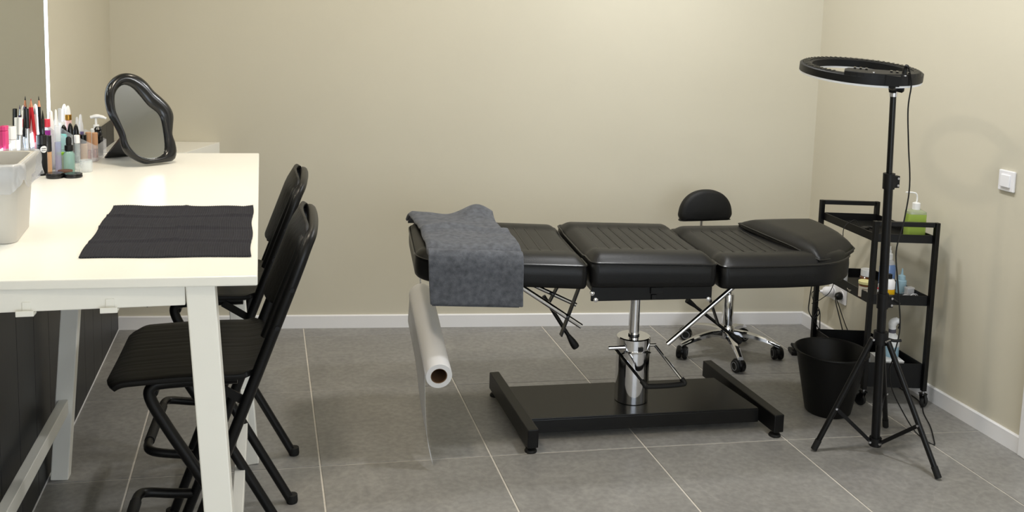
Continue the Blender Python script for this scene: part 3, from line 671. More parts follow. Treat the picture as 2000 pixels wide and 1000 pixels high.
# ------------------------------------------------------------------ folding bar stools
def make_stool(label):
    t = thing('folding_stool', label, 'stool', (0.62, 0, 0), local=True, group='black folding bar stools')
    # seat: bent plywood board with a waterfall front
    def seat(a, b):
        x = -0.225+0.36*a; y = (b-0.5)*0.43
        z = 0.712+0.004*math.cos(PI*(a-0.55)*1.3)
        f = max(0, (0.13-a)/0.13); z -= 0.009*f*f
        f2 = max(0, (a-0.82)/0.18); z += 0.010*f2*f2
        rr_ = 0.0
        e = abs(b-0.5)*2
        x = x*1.0+(0.012*(1-e*e) if a > 0.8 else 0)*((a-0.8)/0.2)
        if a < 0.14 and e > 0.7: x += 0.022*((e-0.7)/0.3)**2*((0.14-a)/0.14)
        if a > 0.86 and e > 0.75: x -= 0.030*((e-0.75)/0.25)**2*((a-0.86)/0.14)
        z -= 0.004*math.cos(PI*(b-0.5))
        return Vector((x, y, z))
    bm = NEW(); grid(bm, seat, 24, 16); obj('seat', bm, 'black_wood', t, solid=0.014, bevel=0.002)
    R = 0.0145
    sl = (0.262+0.14)/1.07
    fx = lambda z: -0.14+sl*z
    # long frame: front feet up to an arch behind the backrest
    yw_ = 0.205
    pts = [(fx(0.012), -yw_, 0.012), (fx(0.4), -yw_, 0.4), (fx(0.8), -yw_, 0.8), (fx(0.96), -yw_, 0.96), (fx(1.03), -yw_*0.93, 1.03), (fx(1.058)+0.004, -yw_*0.70, 1.058), (fx(1.066)+0.006, 0, 1.066)]
    full = crom(pts+[(x, -y, z) for x, y, z in pts[-2::-1]], 5)
    bm = NEW(); tube(bm, full, R, 12); fr = obj('back_frame', bm, 'black_metal', t)
    # short frame: under the seat front, curving down to the rear feet
    y2 = 0.172
    pts = [(0.225, -y2, 0.012), (0.02, -y2, 0.39), (-0.085, -y2, 0.575), (-0.125, -y2, 0.655), (-0.120, -y2*0.985, 0.685), (-0.08, -y2*0.97, 0.692), (0.08, -y2*0.97, 0.694)]
    for s in (1, -1):
        bm = NEW(); tube(bm, crom([(x, y*s, z) for x, y, z in pts], 6), R, 12); obj('leg', bm, 'black_metal', t)
    bm = NEW(); tube(bm, [(-0.119, -y2*0.98, 0.668), (-0.119, y2*0.98, 0.668)], R*0.8, 10); obj('cross_bar', bm, 'black_metal', t)
    # link arms below the seat
    for s in (1, -1):
        bm = NEW(); bar(bm, (0.02, s*0.188, 0.692), (fx(0.64), s*0.19, 0.640), 0.004, 0.022); obj('link_arm', bm, 'black_metal', t, smooth=False)
    # footrest
    pts = [(fx(0.205), -yw_, 0.205), (-0.13, -yw_*1.0, 0.212), (-0.19, -yw_*0.98, 0.222), (-0.212, -yw_*0.86, 0.228), (-0.214, -yw_*0.5, 0.228)]
    bm = NEW(); tube(bm, crom(pts+[(x, -y, z) for x, y, z in pts[::-1]], 5), R*0.95, 12); ft = obj('footrest', bm, 'black_metal', t)
    bm = NEW(); tube(bm, [(-0.214, -yw_*0.66, 0.228), (-0.214, yw_*0.66, 0.228)], R*1.12, 12); obj('footrest_sleeve', bm, 'rubber', ft)
    # backrest: curved plywood panel in front of the arch
    def backrest(a, b):
        y = (b-0.5)*0.36; e = abs(b-0.5)*2
        top = 1.092-0.030*e**3-0.028*max(0, (e-0.8)/0.2)**2; bot = 0.868+0.012*e**2+0.022*max(0, (e-0.8)/0.2)**2
        z = bot+(top-bot)*a
        x = fx(z)-0.034+0.040*e*e*0.55-0.02*(1-e*e)*0.4+0.010*max(0, a-0.8)/0.2
        return Vector((x, y, z))
    bm = NEW(); grid(bm, backrest, 12, 20); obj('backrest', bm, 'black_wood', t, solid=0.012, bevel=0.002)
    # rails carrying the backrest, just inside the frame
    for s in (1, -1):
        bm = NEW(); tube(bm, crom([(fx(0.80)-0.012, s*0.176, 0.80), (fx(0.9)-0.012, s*0.176, 0.90), (fx(1.0)-0.010, s*0.174, 1.0), (fx(1.04)-0.008, s*0.160, 1.042), (fx(1.055)-0.006, s*0.12, 1.052)], 4), 0.0135, 10); obj('back_rail', bm, 'black_metal', t)
        bm = NEW()
        for z in (0.835, 0.93): tube(bm, [(fx(z)-0.006, s*0.176, z), (fx(z)+0.004, s*(yw_+0.018), z)], 0.006, 8)
        obj('bolt', bm, 'black_plastic', t)
    for x in (fx(0.0), 0.2315):
        for s in (1, -1):
            yy = yw_ if x < 0.1 else y2
            obj('foot_cap', lathe(NEW(), [(0, 0), (0.0175, 0), (0.019, 0.006), (0.0175, 0.028), (0, 0.028)], (x, s*yy, 0.0), 12), 'rubber', t)
    return t
st1 = make_stool('black folding bar stool nearest the viewer, seat tucked under the table')
st2 = copy_tree(st1)
st2['label'] = 'black folding bar stool farther back, behind the nearer stool'
st1.location = (0.62, -2.295, 0); st2.location = (0.605, -1.635, 0); st2.rotation_euler.z = -0.02

# ------------------------------------------------------------------ treatment bed (own frame: u along, v across, z up)
bd = thing('treatment_bed', 'black padded three-section treatment bed on a chrome hydraulic column', 'bed', (2.175, -1.36, 0), -0.07, local=True)
HB = 0.31
def cushion(name, umin, umax, zb_, zp, crown, grooves, label=None):
    """umin/umax: functions of v; zb_, zp: functions of u for underside and piping height"""
    NU, NV = 84, 36
    g0, g1 = grooves
    def vmap(b):
        t = 2*b-1
        return HB*math.copysign(1-(1-abs(t))**1.35, t)
    def top(a, b):
        v = vmap(b); u = umin(v)+(umax(v)-umin(v))*a
        d = min(HB-abs(v), 0.5); du = min(u-umin(v), umax(v)-u)
        h = crown*(1-(1-min(d/0.075, 1))**2.2)*(1-(1-min(du/0.05, 1))**2.4)
        if abs(v) < 0.205:
            k = min(1, (0.205-abs(v))/0.03)
            h -= 0.007*k*k*(3-2*k)
            if g0 < u < g1:
                ph = ((u-g0)/0.0445) % 1.0; ph = min(ph, 1-ph)
                h -= 0.003*max(0, 1-ph/0.14)*k
        return Vector((u, v, zp(u)+h))
    bm = NEW(); G = grid(bm, top, NU, NV)
    rim = [G[i][0] for i in range(NU+1)]+[G[NU][j] for j in range(1, NV+1)]+[G[i][NV] for i in range(NU-1, -1, -1)]+[G[0][j] for j in range(NV-1, 0, -1)]
    cu = sum((v.co.x for v in rim))/len(rim)
    def low(co, k, dz): return Vector((cu+(co.x-cu)*k, co.y*k, zb_(co.x)+dz))
    n = len(rim); prev = rim
    for kk, f in ((1.006, 0.55), (1.004, 0.25), (0.999, 0.08), (0.985, 0.0)):
        cur = [bm.verts.new(Vector((cu+(v.co.x-cu)*(1+(kk-1)), v.co.y*kk, zb_(v.co.x)+(zp(v.co.x)-zb_(v.co.x))*f))) for v in rim]
        for k in range(n): face(bm, (prev[k], prev[(k+1) % n], cur[(k+1) % n], cur[k]))
        prev = cur
    face(bm, prev)
    path = [v.co.copy() for v in rim]
    o = obj(name, bm, 'leather', bd, ang=60)
    if label: o['label'] = label
    pp = []
    for p in path:
        if not pp or (p-pp[-1]).length > 0.006: pp.append(p+Vector((0, math.copysign(0.001, p.y), 0.001)))
    obj('piping', tube(NEW(), pp, 0.0045, 6, closed=True), 'piping', o)
    ug = g0
    while ug < g1+1e-6:
        pts_ = []
        for j in range(11):
            v = -0.185+0.37*j/10; cr_ = crown*(1-(1-min((HB-abs(v))/0.075, 1))**2.2); k = min(1, (0.205-abs(v))/0.03)
            pts_.append((ug, v, zp(ug)+cr_-0.007*k*k*(3-2*k)-0.0014))
        obj('stitch_line', tube(NEW(), pts_, 0.0022, 6), 'piping', o)
        ug += 0.0445
    return o
def rnd(v, r):   # plan rounding of an end corner
    e = abs(v)-(HB-r); return 0.0 if e <= 0 else r-math.sqrt(max(0, r*r-e*e))
cushion('leg_cushion', lambda v: -0.895+rnd(v, 0.11), lambda v: -0.272-rnd(v, 0.02), lambda u: 0.632-0.058*(u+0.27), lambda u: 0.718-0.045*(u+0.27), 0.030, (-0.78, -0.36))
cushion('seat_cushion', lambda v: -0.258+rnd(v, 0.025), lambda v: 0.228-rnd(v, 0.025), lambda u: 0.634-0.012*u, lambda u: 0.722-0.03*u, 0.032, (-0.20, 0.17))
def head_end(v):
    e = min(abs(v)/HB, 1.0)
    return 0.625+0.243*(1-e**2.6)**0.62
cushion('back_cushion', lambda v: 0.246+rnd(v, 0.025), head_end, lambda u: 0.622+0.02*max(0, u-0.5), lambda u: 0.706+0.02*max(0, u-0.5), 0.032, (0.30, 0.56))
# head pillow
quad = [Vector((0.535, 0.235)), Vector((0.640, -0.300)), Vector((0.872, -0.140)), Vector((0.872, 0.215))]
def pil(a, b, side):
    s, t = 2*a-1, 2*b-1
    # squircle mapping for rounded corners
    s2, t2 = s*math.sqrt(1-0.16*t*t), t*math.sqrt(1-0.16*s*s)
    aa, bb = (s2/0.917+1)/2, (t2/0.917+1)/2
    p = quad[0].lerp(quad[1], aa).lerp(quad[3].lerp(quad[2], aa), bb)
    e = min(1-abs(s), 1-abs(t)); k = 1-(1-min(e/0.45, 1))**2.4
    bend = 0.004*(bb-0.4)+0.006*math.cos((aa-0.35)*2.6)-0.010*aa
    z = 0.733+bend+(0.034*k if side else -0.006*k)-0.010*max(0, aa-0.7)/0.3
    return Vector((p.x, p.y, z))
bm = NEW()
T1 = grid(bm, lambda a, b: pil(a, b, 1)+Vector((0, 0, 0.014)), 28, 20); T0 = grid(bm, lambda a, b: pil(a, b, 0), 28, 20)
def rim_of(G):
    n, m = len(G)-1, len(G[0])-1
    return [G[i][0] for i in range(n+1)]+[G[n][j] for j in range(1, m+1)]+[G[i][m] for i in range(n-1, -1, -1)]+[G[0][j] for j in range(m-1, 0, -1)]
ra_, rb_ = rim_of(T1), rim_of(T0); n = len(ra_); pth = [v.co.copy() for v in ra_]
for k in range(n): face(bm, (ra_[k], ra_[(k+1) % n], rb_[(k+1) % n], rb_[k]))
po = obj('head_pillow', bm, 'leather', bd, ang=60)
obj('piping', tube(NEW(), pth[::2], 0.004, 6, closed=True), 'piping', po)
# carriage below the seat cushion
bm = NEW()
box(bm, (0.0, -0.235, 0.598), (0.475, 0.012, 0.066)); box(bm, (0.0, 0.235, 0.598), (0.475, 0.012, 0.066)); box(bm, (-0.20, 0, 0.60), (0.03, 0.46, 0.05)); box(bm, (0.20, 0, 0.60), (0.03, 0.46, 0.05)); box(bm, (0, 0, 0.61), (0.30, 0.26, 0.03))
obj('seat_frame', bm, 'black_metal', bd, smooth=False, bevel=0.002)
bm = NEW(); box(bm, (0.015, -0.246, 0.604), (0.050, 0.012, 0.026)); box(bm, (0.005, -0.245, 0.578), (0.02, 0.01, 0.02)); obj('frame_bracket', bm, 'black_plastic', bd, smooth=False, bevel=0.002)
for u, z in ((-0.222, 0.572), (-0.236, 0.598), (0.222, 0.566)):
    obj('bolt', lathe(NEW(), [(0, 0), (0.009, 0), (0.009, 0.008), (0.004, 0.011), (0, 0.011)], (u, -0.241, z), 10, Matrix.Rotation(PI/2, 3, 'X')), 'chrome', bd)
for u0_, u1_ in ((-0.78, -0.30), (0.26, 0.70)):
    bm = NEW()
    for v in (-0.17, 0.17): box(bm, ((u0_+u1_)/2, v, 0.625), (u1_-u0_, 0.03, 0.02))
    obj('cushion_frame', bm, 'black_metal', bd, smooth=False)
# adjusters left
B2 = lambda x, y, z: (((x-2.175)*math.cos(-0.07)+(y+1.36)*math.sin(-0.07)), (-(x-2.175)*math.sin(-0.07)+(y+1.36)*math.cos(-0.07)), z)
def rod(name, a, b, r, m, par=None, seg=10):
    return obj(name, tube(NEW(), [B2(*a), B2(*b)], r, seg), m, par or bd)
rod('support_rod', (1.655, -1.45, 0.612), (1.929, -1.45, 0.424), 0.0105, 'chrome')
rod('support_rod', (1.760, -1.20, 0.540), (1.984, -1.20, 0.430), 0.0095, 'chrome')
bm = NEW(); bar(bm, B2(1.912, -1.455, 0.580), B2(1.846, -1.455, 0.392), 0.006, 0.030, (0, 1, 0)); obj('pivot_link', bm, 'black_metal', bd, smooth=False); bm = NEW(); bar(bm, B2(1.93, -1.22, 0.585), B2(1.86, -1.22, 0.45), 0.006, 0.03, (0, 1, 0)); obj('pivot_link', bm, 'black_metal', bd, smooth=False)
rod('lever', (1.815, -1.30, 0.505), (1.935, -1.31, 0.318), 0.008, 'black_metal')
obj('lever_grip', tube(NEW(), crom([B2(1.922, -1.31, 0.338), B2(1.938, -1.311, 0.314), B2(1.956, -1.312, 0.287)], 3), [0.009, 0.010, 0.012, 0.014, 0.0155, 0.016, 0.0145], 10), 'rubber', bd)
# adjusters right
rod('support_rod', (2.560, -1.50, 0.585), (2.272, -1.50, 0.350), 0.0095, 'chrome')
rod('lever', (2.500, -1.22, 0.415), (2.700, -1.22, 0.262), 0.007, 'black_metal')
obj('lever_grip', tube(NEW(), [B2(2.685, -1.22, 0.274), B2(2.712, -1.22, 0.252), B2(2.735, -1.22, 0.235)], [0.010, 0.014, 0.015], 10), 'rubber', bd)
obj('lever_grip', tube(NEW(), [B2(2.475, -1.22, 0.434), B2(2.492, -1.22, 0.421), B2(2.512, -1.22, 0.406)], [0.013, 0.011, 0.008], 10), 'rubber', bd)
bm = NEW(); bar(bm, B2(2.500, -1.30, 0.565), B2(2.585, -1.30, 0.350), 0.006, 0.026, (0, 1, 0)); obj('pivot_link', bm, 'black_metal', bd, smooth=False)
# column
CU, CV = 0.0, -0.03
obj('piston_rod', lathe(NEW(), [(0, 0.33), (0.0205, 0.33), (0.0205, 0.60), (0, 0.60)], (CU, CV, 0), 28), 'chrome', bd)
obj('piston_seal', lathe(NEW(), [(0.0207, 0.355), (0.0225, 0.355), (0.0225, 0.359), (0.0207, 0.359), (0.0207, 0.355)], (CU, CV, 0), 28), 'rubber', bd)
obj('hydraulic_cylinder', lathe(NEW(), [(0, 0.088), (0.068, 0.088), (0.068, 0.350), (0.064, 0.354), (0.0215, 0.354), (0, 0.354)], (CU, CV, 0), 48), 'chrome', bd)
bm = NEW()
ringp = []
for k in range(49):
    a = 2*PI*k/48; drop = 0.018*max(0, math.cos(2*(a+PI/2)+PI))**0.7 if math.cos(2*(a+PI/2)+PI) > 0 else 0
    ringp.append((CU+0.0695*math.cos(a), CV+0.0695*math.sin(a), 0.303-drop))
tube(bm, ringp[:-1], 0.0045, 8, closed=True); obj('cylinder_ring', bm, 'chrome', bd)
bm = NEW(); box(bm, (CU+0.01, CV-0.069, 0.318), (0.020, 0.006, 0.016)); obj('cylinder_valve', bm, 'black_plastic', bd, smooth=False)
# pump pedal
pl, prr = (-0.088, CV-0.05, 0.318), (0.083, CV-0.02, 0.318)
bm = NEW(); tube(bm, [(-0.118, CV-0.05, 0.322), (-0.05, CV-0.05, 0.322)], 0.0085, 10); obj('pedal_pivot', bm, 'chrome', bd); obj('pedal_pivot', tube(NEW(), [(0.055, CV-0.02, 0.318), (0.088, CV-0.02, 0.318)], 0.007, 10), 'chrome', bd)
pg0, pg1 = (0.002, CV-0.165, 0.213), (0.178, CV-0.125, 0.198)
pe = obj('pump_pedal', tube(NEW(), [pl, pg0], 0.0062, 8), 'chrome', bd); obj('pump_pedal', tube(NEW(), [prr, pg1], 0.0062, 8), 'chrome', bd)
bm = NEW(); P0, P1 = Vector(pg0), Vector(pg1)
tube(bm, crom([P0+(Vector(pl)-P0)*0.10, P0, P0+(P1-P0)*0.06+Vector((0, 0, -0.008)), P0.lerp(P1, 0.5)+Vector((0, -0.004, -0.008)), P0+(P1-P0)*0.94+Vector((0, 0, -0.006)), P1, P1+(Vector(prr)-P1)*0.10], 4), 0.0105, 10); obj('pedal_grip', bm, 'rubber', pe)
# base: plate between two beams on feet
def W2(x, y): q = B2(x, y, 0); return Vector((q[0], q[1]))
bm = NEW(); c4 = [W2(1.70, -1.185), W2(1.715, -1.508), W2(2.652, -1.565), W2(2.612, -1.238)]
prism(bm, [(p.x, p.y) for p in c4], 0.078, 0.086)
for a, b in ((c4[1], c4[2]), (c4[0], c4[3])):
    bar(bm, (a.x, a.y+0.0, 0.055), (b.x, b.y, 0.055), 0.006, 0.052)
obj('base_plate', bm, 'black_gloss_metal', bd, smooth=False, bevel=0.0015)
for a, b in ((W2(1.678, -1.04), W2(1.703, -1.625)), (W2(2.660, -1.062), W2(2.690, -1.665))):
    bm = NEW(); bar(bm, (a.x, a.y, 0.060), (b.x, b.y, 0.060), 0.042, 0.072); be = obj('base_beam', bm, 'black_metal', bd, smooth=False, bevel=0.003)
    for p, q in ((a, b), (b, a)):
        f = p+(q-p).normalized()*0.028
        obj('foot', lathe(NEW(), [(0, 0), (0.023, 0), (0.024, 0.004), (0.021, 0.010), (0.012, 0.013), (0.008, 0.014), (0.008, 0.026), (0, 0.026)], (f.x, f.y, 0), 18), 'rubber', be)

# ------------------------------------------------------------------ grey blanket folded over the foot end of the bed
aB = -0.07
def bedw(u, v, z): return Vector((2.175+u*math.cos(aB)-v*math.sin(aB), -1.36+u*math.sin(aB)+v*math.cos(aB), z))
def topz(u, v):
    d = max(0.0, HB-abs(v)); return 0.718-0.045*(u+0.27)+0.030*(1-(1-min(d/0.075, 1))**2.2)
from mathutils import noise as mnoise
def blanket(a, b, lay):
    # a across (left->right), b from the far edge over the top and down the front
    uL = -0.905+0.066*b**0.8+0.008*math.sin(5*b); uR = -0.545+0.030*b+0.022*math.sin(6*b+3.2)*(1-b)
    if lay: uL += 0.008; uR -= 0.012
    u = uL+(uR-uL)*a
    s = b*0.812                        # path length: 0.62 on top, the rest hanging
    r = 0.035; top_len = 0.60
    base = 0.010 if lay else 0.026
    hang_x = 0
    if s < top_len:
        v = 0.298-s; z = topz(max(u, -0.88), v)+base
        if b < 0.06: z -= 0.012*(1-b/0.06)**2
    elif s < top_len+r*PI/2:
        t = (s-top_len)/r; v = 0.298-top_len-r*math.sin(t); z = topz(u, -0.28)+base-r*(1-math.cos(t))
    else:
        v = 0.298-top_len-r-0.004; z = topz(u, -0.28)+base-r-(s-top_len-r*PI/2)
    if lay: v += 0.012 if s > top_len else 0
    p = bedw(u, v, z)
    if not lay:
        hump = math.exp(-(((a-0.80)/0.20)**2+((b-0.07)/0.12)**2))*0.044
        ridge = math.exp(-((b-0.30-0.16*a)/0.05)**2)*0.014*(0.3+a)+math.exp(-((b-0.42+0.10*a)/0.04)**2)*0.010*(1-a)
        n = mnoise.noise(Vector((u*7, b*6, 1.3)))*0.010+mnoise.noise(Vector((u*18, b*15, 4.1)))*0.003
        k = 1.0 if s < top_len else 0.35
        p.z += hump+(ridge+n)*k
        if s >= top_len: p.y += mnoise.noise(Vector((u*6, b*4, 9)))*0.008-0.004*math.sin(a*7)
        if a < 0.04 and s < top_len: p.z -= 0.012*(1-a/0.04)
    return p
bk_ = thing('blanket', 'grey fleece blanket folded over the foot end of the treatment bed', 'blanket', (1.49, -1.33, 0.745))
bm = NEW(); grid(bm, lambda a, b: blanket(a, b, 0), 44, 80); obj('upper_fold', bm, 'blanket', bk_, solid=0.013, bevel=0.004)
bm = NEW(); grid(bm, lambda a, b: blanket(a, b*0.988, 1), 30, 60); obj('lower_fold', bm, 'blanket', bk_, solid=0.010)

# ------------------------------------------------------------------ plastic film roll under the foot end
fr_ = thing('plastic_film_roll', 'white plastic film roll hanging below the bed by a wire, sheet end dangling', 'roll', (1.345, -1.33, 0.34))
pn_, pf_ = Vector((1.337, -1.675, 0.347)), Vector((1.362, -0.985, 0.437)); ax = (pf_-pn_); LR = ax.length; ax.normalize()
Q = ax.to_track_quat('Z', 'Y').to_matrix()
bm = NEW(); prof = [(0.0295, 0), (0.046, 0.0), (0.0475, 0.004), (0.0465, LR*0.3), (0.049, LR*0.62), (0.050, LR-0.004), (0.048, LR), (0.0295, LR), (0.0295, 0)]
lathe(bm, prof, pn_, 36, Q); obj('film_layers', bm, 'film_roll', fr_)
bm = NEW(); lathe(bm, [(0.0262, 0.003), (0.0292, 0.003), (0.0292, LR-0.003), (0.0262, LR-0.003), (0.0262, 0.003)], pn_, 28, Q); obj('cardboard_core', bm, 'cardboard_core', fr_)
perp = Vector((-1, 0, 0)); perp = (perp-ax*perp.dot(ax)).normalized()
def sheet(a, b):
    p = pn_+ax*(LR*(0.004+0.99*a))+perp*0.0488
    bot = 0.022+0.30*a**0.75+0.006*math.sin(a*9)
    z0 = p.z+0.012; z = z0+(bot-z0)*b
    x = p.x+0.010*b*b*(1-a)+0.022*b**5*(1-a)**4+0.004*math.sin(a*8+b*3)*b
    return Vector((x, p.y-0.012*b**4*(1-a)**3, z))
bm = NEW(); grid(bm, sheet, 24, 24); obj('hanging_sheet', bm, 'film_sheet', fr_, solid=0.0006)
bm = NEW(); far_in = pf_-ax*0.10
tube(bm, crom([(1.350, -0.99, 0.652), (1.343, -0.975, 0.60), (1.350, -0.965, 0.545), (1.362, -0.962, 0.49), (1.363, -0.968, 0.440), pf_+ax*0.005, far_in], 6), 0.0028, 6)
tube(bm, crom([(1.360, -1.0, 0.652), (1.354, -0.985, 0.59), (1.358, -0.968, 0.53), (1.363, -0.963, 0.48)], 5), 0.0028, 6)
obj('hanger_wire', bm, 'chrome', fr_)

# ------------------------------------------------------------------ rolling stool behind the bed
sc_ = Vector((2.905, -0.755, 0))
rs = thing('rolling_stool', 'black padded rolling stool with chrome star base behind the bed', 'stool', sc_)
obj('gas_column', lathe(NEW(), [(0, 0.105), (0.027, 0.105), (0.027, 0.30), (0.025, 0.305), (0.014, 0.306), (0.014, 0.47), (0, 0.47)], sc_, 28), 'chrome', rs)
obj('column_hub', lathe(NEW(), [(0, 0.085), (0.038, 0.085), (0.044, 0.10), (0.036, 0.135), (0.030, 0.150), (0, 0.150)], sc_, 28), 'chrome', rs)
for k in range(5):
    a = math.radians(-101+72*k); d = Vector((math.cos(a), math.sin(a), 0)); s = Vector((-d.y, d.x, 0))
    bm = NEW(); rows = []
    for t in [i/10 for i in range(11)]:
        p = sc_+d*(0.03+0.225*t); zt_ = 0.128-0.050*t**1.9; hw = 0.021-0.008*t; th = 0.030-0.015*t
        rows.append([p+s*hw*x+Vector((0, 0, zt_+z)) for x, z in ((-1, -th), (-0.9, -0.006), (-0.5, 0.0), (0.5, 0.0), (0.9, -0.006), (1, -th))])
    loft(bm, rows); arm = obj('base_arm', bm, 'chrome', rs)
    c = sc_+d*0.248; yaw = a+(1.9, 0.35, 1.2, -0.8, 2.4)[k]
    obj('caster_stem', lathe(NEW(), [(0, 0.060), (0.006, 0.060), (0.006, 0.078), (0, 0.078)], (c.x, c.y, 0), 10), 'chrome', arm)
    wd = Vector((math.cos(yaw), math.sin(yaw), 0)); off = Vector((-wd.y, wd.x, 0))*0.010; cc = c+off+Vector((0, 0, 0.030))
    Rw = rotM(wd)
    bm = NEW()
    for q in (-1, 1): lathe(bm, [(0, -0.009), (0.027, -0.010), (0.030, -0.006), (0.030, 0.006), (0.027, 0.010), (0, 0.009)], cc+wd*0.0145*q, 20, Rw)
    wh = obj('caster_wheel', bm, 'rubber', rs)
    bm = NEW()
    for q in (-1, 1): lathe(bm, [(0.0165, 0.0), (0.0205, 0.0), (0.0205, 0.0012), (0.0165, 0.0012), (0.0165, 0)], cc+wd*(0.0145*q+(0.0102 if q > 0 else -0.0114)), 20, Rw)
    obj('wheel_ring', bm, 'wheel_grey', wh)
    bm = NEW(); pts = []
    for m in range(9):
        an = PI*m/8; pts.append(cc+Vector((-wd.y, wd.x, 0))*0.033*math.cos(an)+Vector((0, 0, 0.033*math.sin(an))))
    bar_pts = pts
    rows = [[p-wd*0.015, p+wd*0.015] for p in pts]
    vv = [[bm.verts.new(x) for x in r_] for r_ in rows]
    for m in range(8): face(bm, (vv[m][0], vv[m][1], vv[m+1][1], vv[m+1][0]))
    obj('caster_hood', bm, 'black_plastic', arm, solid=0.003)
obj('seat_pad', lathe(NEW(), [(0, 0.475), (0.165, 0.475), (0.178, 0.485), (0.180, 0.515), (0.170, 0.535), (0.14, 0.545), (0, 0.548)], sc_, 40), 'pad_black', rs)
bc = Vector((2.822, -0.615, 0.717)); nb = Vector((0.02, -1.0, 0)).normalized(); sb = Vector((-nb.y, nb.x, 0)); sb = sb if sb.x > 0 else -sb
prof = []
for k in range(29):
    a = PI*k/28; prof.append((0.141*math.copysign(abs(math.cos(a))**0.9, math.cos(a)), -0.050+0.128*math.sin(a)**0.95))
prof = [(0.118, -0.077), (0.130, -0.070)]+prof[0:]+[(-0.130, -0.070), (-0.118, -0.077)]
pc = crom([(x, z, 0) for x, z in prof], 2, True)
bm = NEW(); loops = []
for k, n in ((0.0, -0.027), (0.80, -0.028), (0.95, -0.022), (1.0, -0.010), (1.0, 0.010), (0.95, 0.022), (0.80, 0.028)):
    if k == 0: continue
    loops.append([bc+sb*p.x*k+Vector((0, 0, p.y*k))+nb*n for p in pc])
loft(bm, loops); obj('back_pad', bm, 'pad_black', rs, ang=80)
bm = NEW(); pb = bc-nb*0.034
tube(bm, crom([sc_+Vector((0, 0, 0.462)), sc_-nb*0.12+Vector((0, 0, 0.462)), pb-nb*0.012+Vector((0, 0, -0.20)), pb+Vector((0, 0, -0.12)), pb+Vector((0, 0, 0.0))], 6), 0.007, 8, flat=2.2); obj('back_bracket', bm, 'steel', rs)

# ------------------------------------------------------------------ trolley
T_fl, T_fr, T_bl, T_br = Vector((3.214, -1.437)), Vector((3.462, -1.500)), Vector((3.238, -0.985)), Vector((3.486, -1.048))
tr_ = thing('utility_trolley', 'black metal three-tier trolley on casters beside the ring light stand', 'trolley', (3.35, -1.24, 0))
TH = 0.81; pw = 0.020
for p in (T_fl, T_fr, T_bl, T_br):
    bm = NEW(); box(bm, (p.x, p.y, (0.075+TH)/2), (pw, pw, TH-0.075)); obj('post', bm, 'black_metal', tr_, smooth=False, bevel=0.002)
for a, b in ((T_fl, T_fr), (T_bl, T_br)):
    bm = NEW(); d = (b-a).normalized()*pw*0.5; bar(bm, (a.x+d.x, a.y+d.y, TH-0.01), (b.x-d.x, b.y-d.y, TH-0.01), pw*0.9, 0.0195); obj('handle_bar', bm, 'black_metal', tr_, smooth=False, bevel=0.002)
ctr4 = (T_fl+T_fr+T_bl+T_br)/4
def tray(z0, z1, mesh=True):
    cs = [T_fl, T_fr, T_br, T_bl]; cs = [c+(ctr4-c).normalized()*0.013 for c in cs]
    bm = NEW()
    for k in range(4):
        a, b = cs[k], cs[(k+1) % 4]; bar(bm, (a.x, a.y, (z0+z1)/2), (b.x, b.y, (z0+z1)/2), 0.004, z1-z0)
    ty = obj('tray_rim', bm, 'black_metal', tr_, smooth=False)
    if mesh:
        N1, N2 = 54, 30
        for n_w, (A0, A1, B0, B1) in (('a', (cs[0], cs[3], cs[1], cs[2])), ):
            bm = NEW()
            for i in range(N1+1):
                p, q = A0.lerp(A1, i/N1), B0.lerp(B1, i/N1); bar(bm, (p.x, p.y, z0+0.003), (q.x, q.y, z0+0.003), 0.0018, 0.0012)
            for i in range(N2+1):
                p, q = A0.lerp(B0, i/N2), A1.lerp(B1, i/N2); bar(bm, (p.x, p.y, z0+0.0015), (q.x, q.y, z0+0.0018), 0.0018, 0.0012)
            mo = obj('tray_mesh', bm, 'black_metal', ty, smooth=False); mo['kind'] = 'stuff'
    else:
        bm = NEW(); prism(bm, [(c.x, c.y) for c in cs], z0, z0+0.003); obj('tray_floor', bm, 'black_metal', ty, smooth=False)
    return ty
tray(0.718, 0.753); tray(0.447, 0.490); tray(0.082, 0.190, False)
for p, yaw in ((T_fl, 0.5), (T_fr, -1.1), (T_bl, 0.9), (T_br, 2.0)):
    wd = Vector((math.cos(yaw), math.sin(yaw), 0)); fo = Vector((-wd.y, wd.x, 0)); c = Vector((p.x, p.y, 0.025))+fo*0.012
    bm = NEW(); lathe(bm, [(0, -0.008), (0.022, -0.008), (0.025, -0.004), (0.025, 0.004), (0.022, 0.008), (0, 0.008)], c, 20, rotM(wd)); wh = obj('caster_wheel', bm, 'rubber', tr_)
    bm = NEW()
    for q in (-1, 1): bar(bm, c+wd*0.011*q+Vector((0, 0, -0.002)), Vector((p.x, p.y, 0.062))+wd*0.011*q, 0.003, 0.020, tuple(fo))
    box(bm, (p.x, p.y, 0.063), (0.026, 0.026, 0.004)); obj('caster_fork', bm, 'black_metal', tr_, smooth=False)
    obj('caster_stem', lathe(NEW(), [(0, 0.064), (0.007, 0.064), (0.007, 0.0745), (0, 0.0745)], (p.x, p.y, 0), 10), 'steel', tr_)
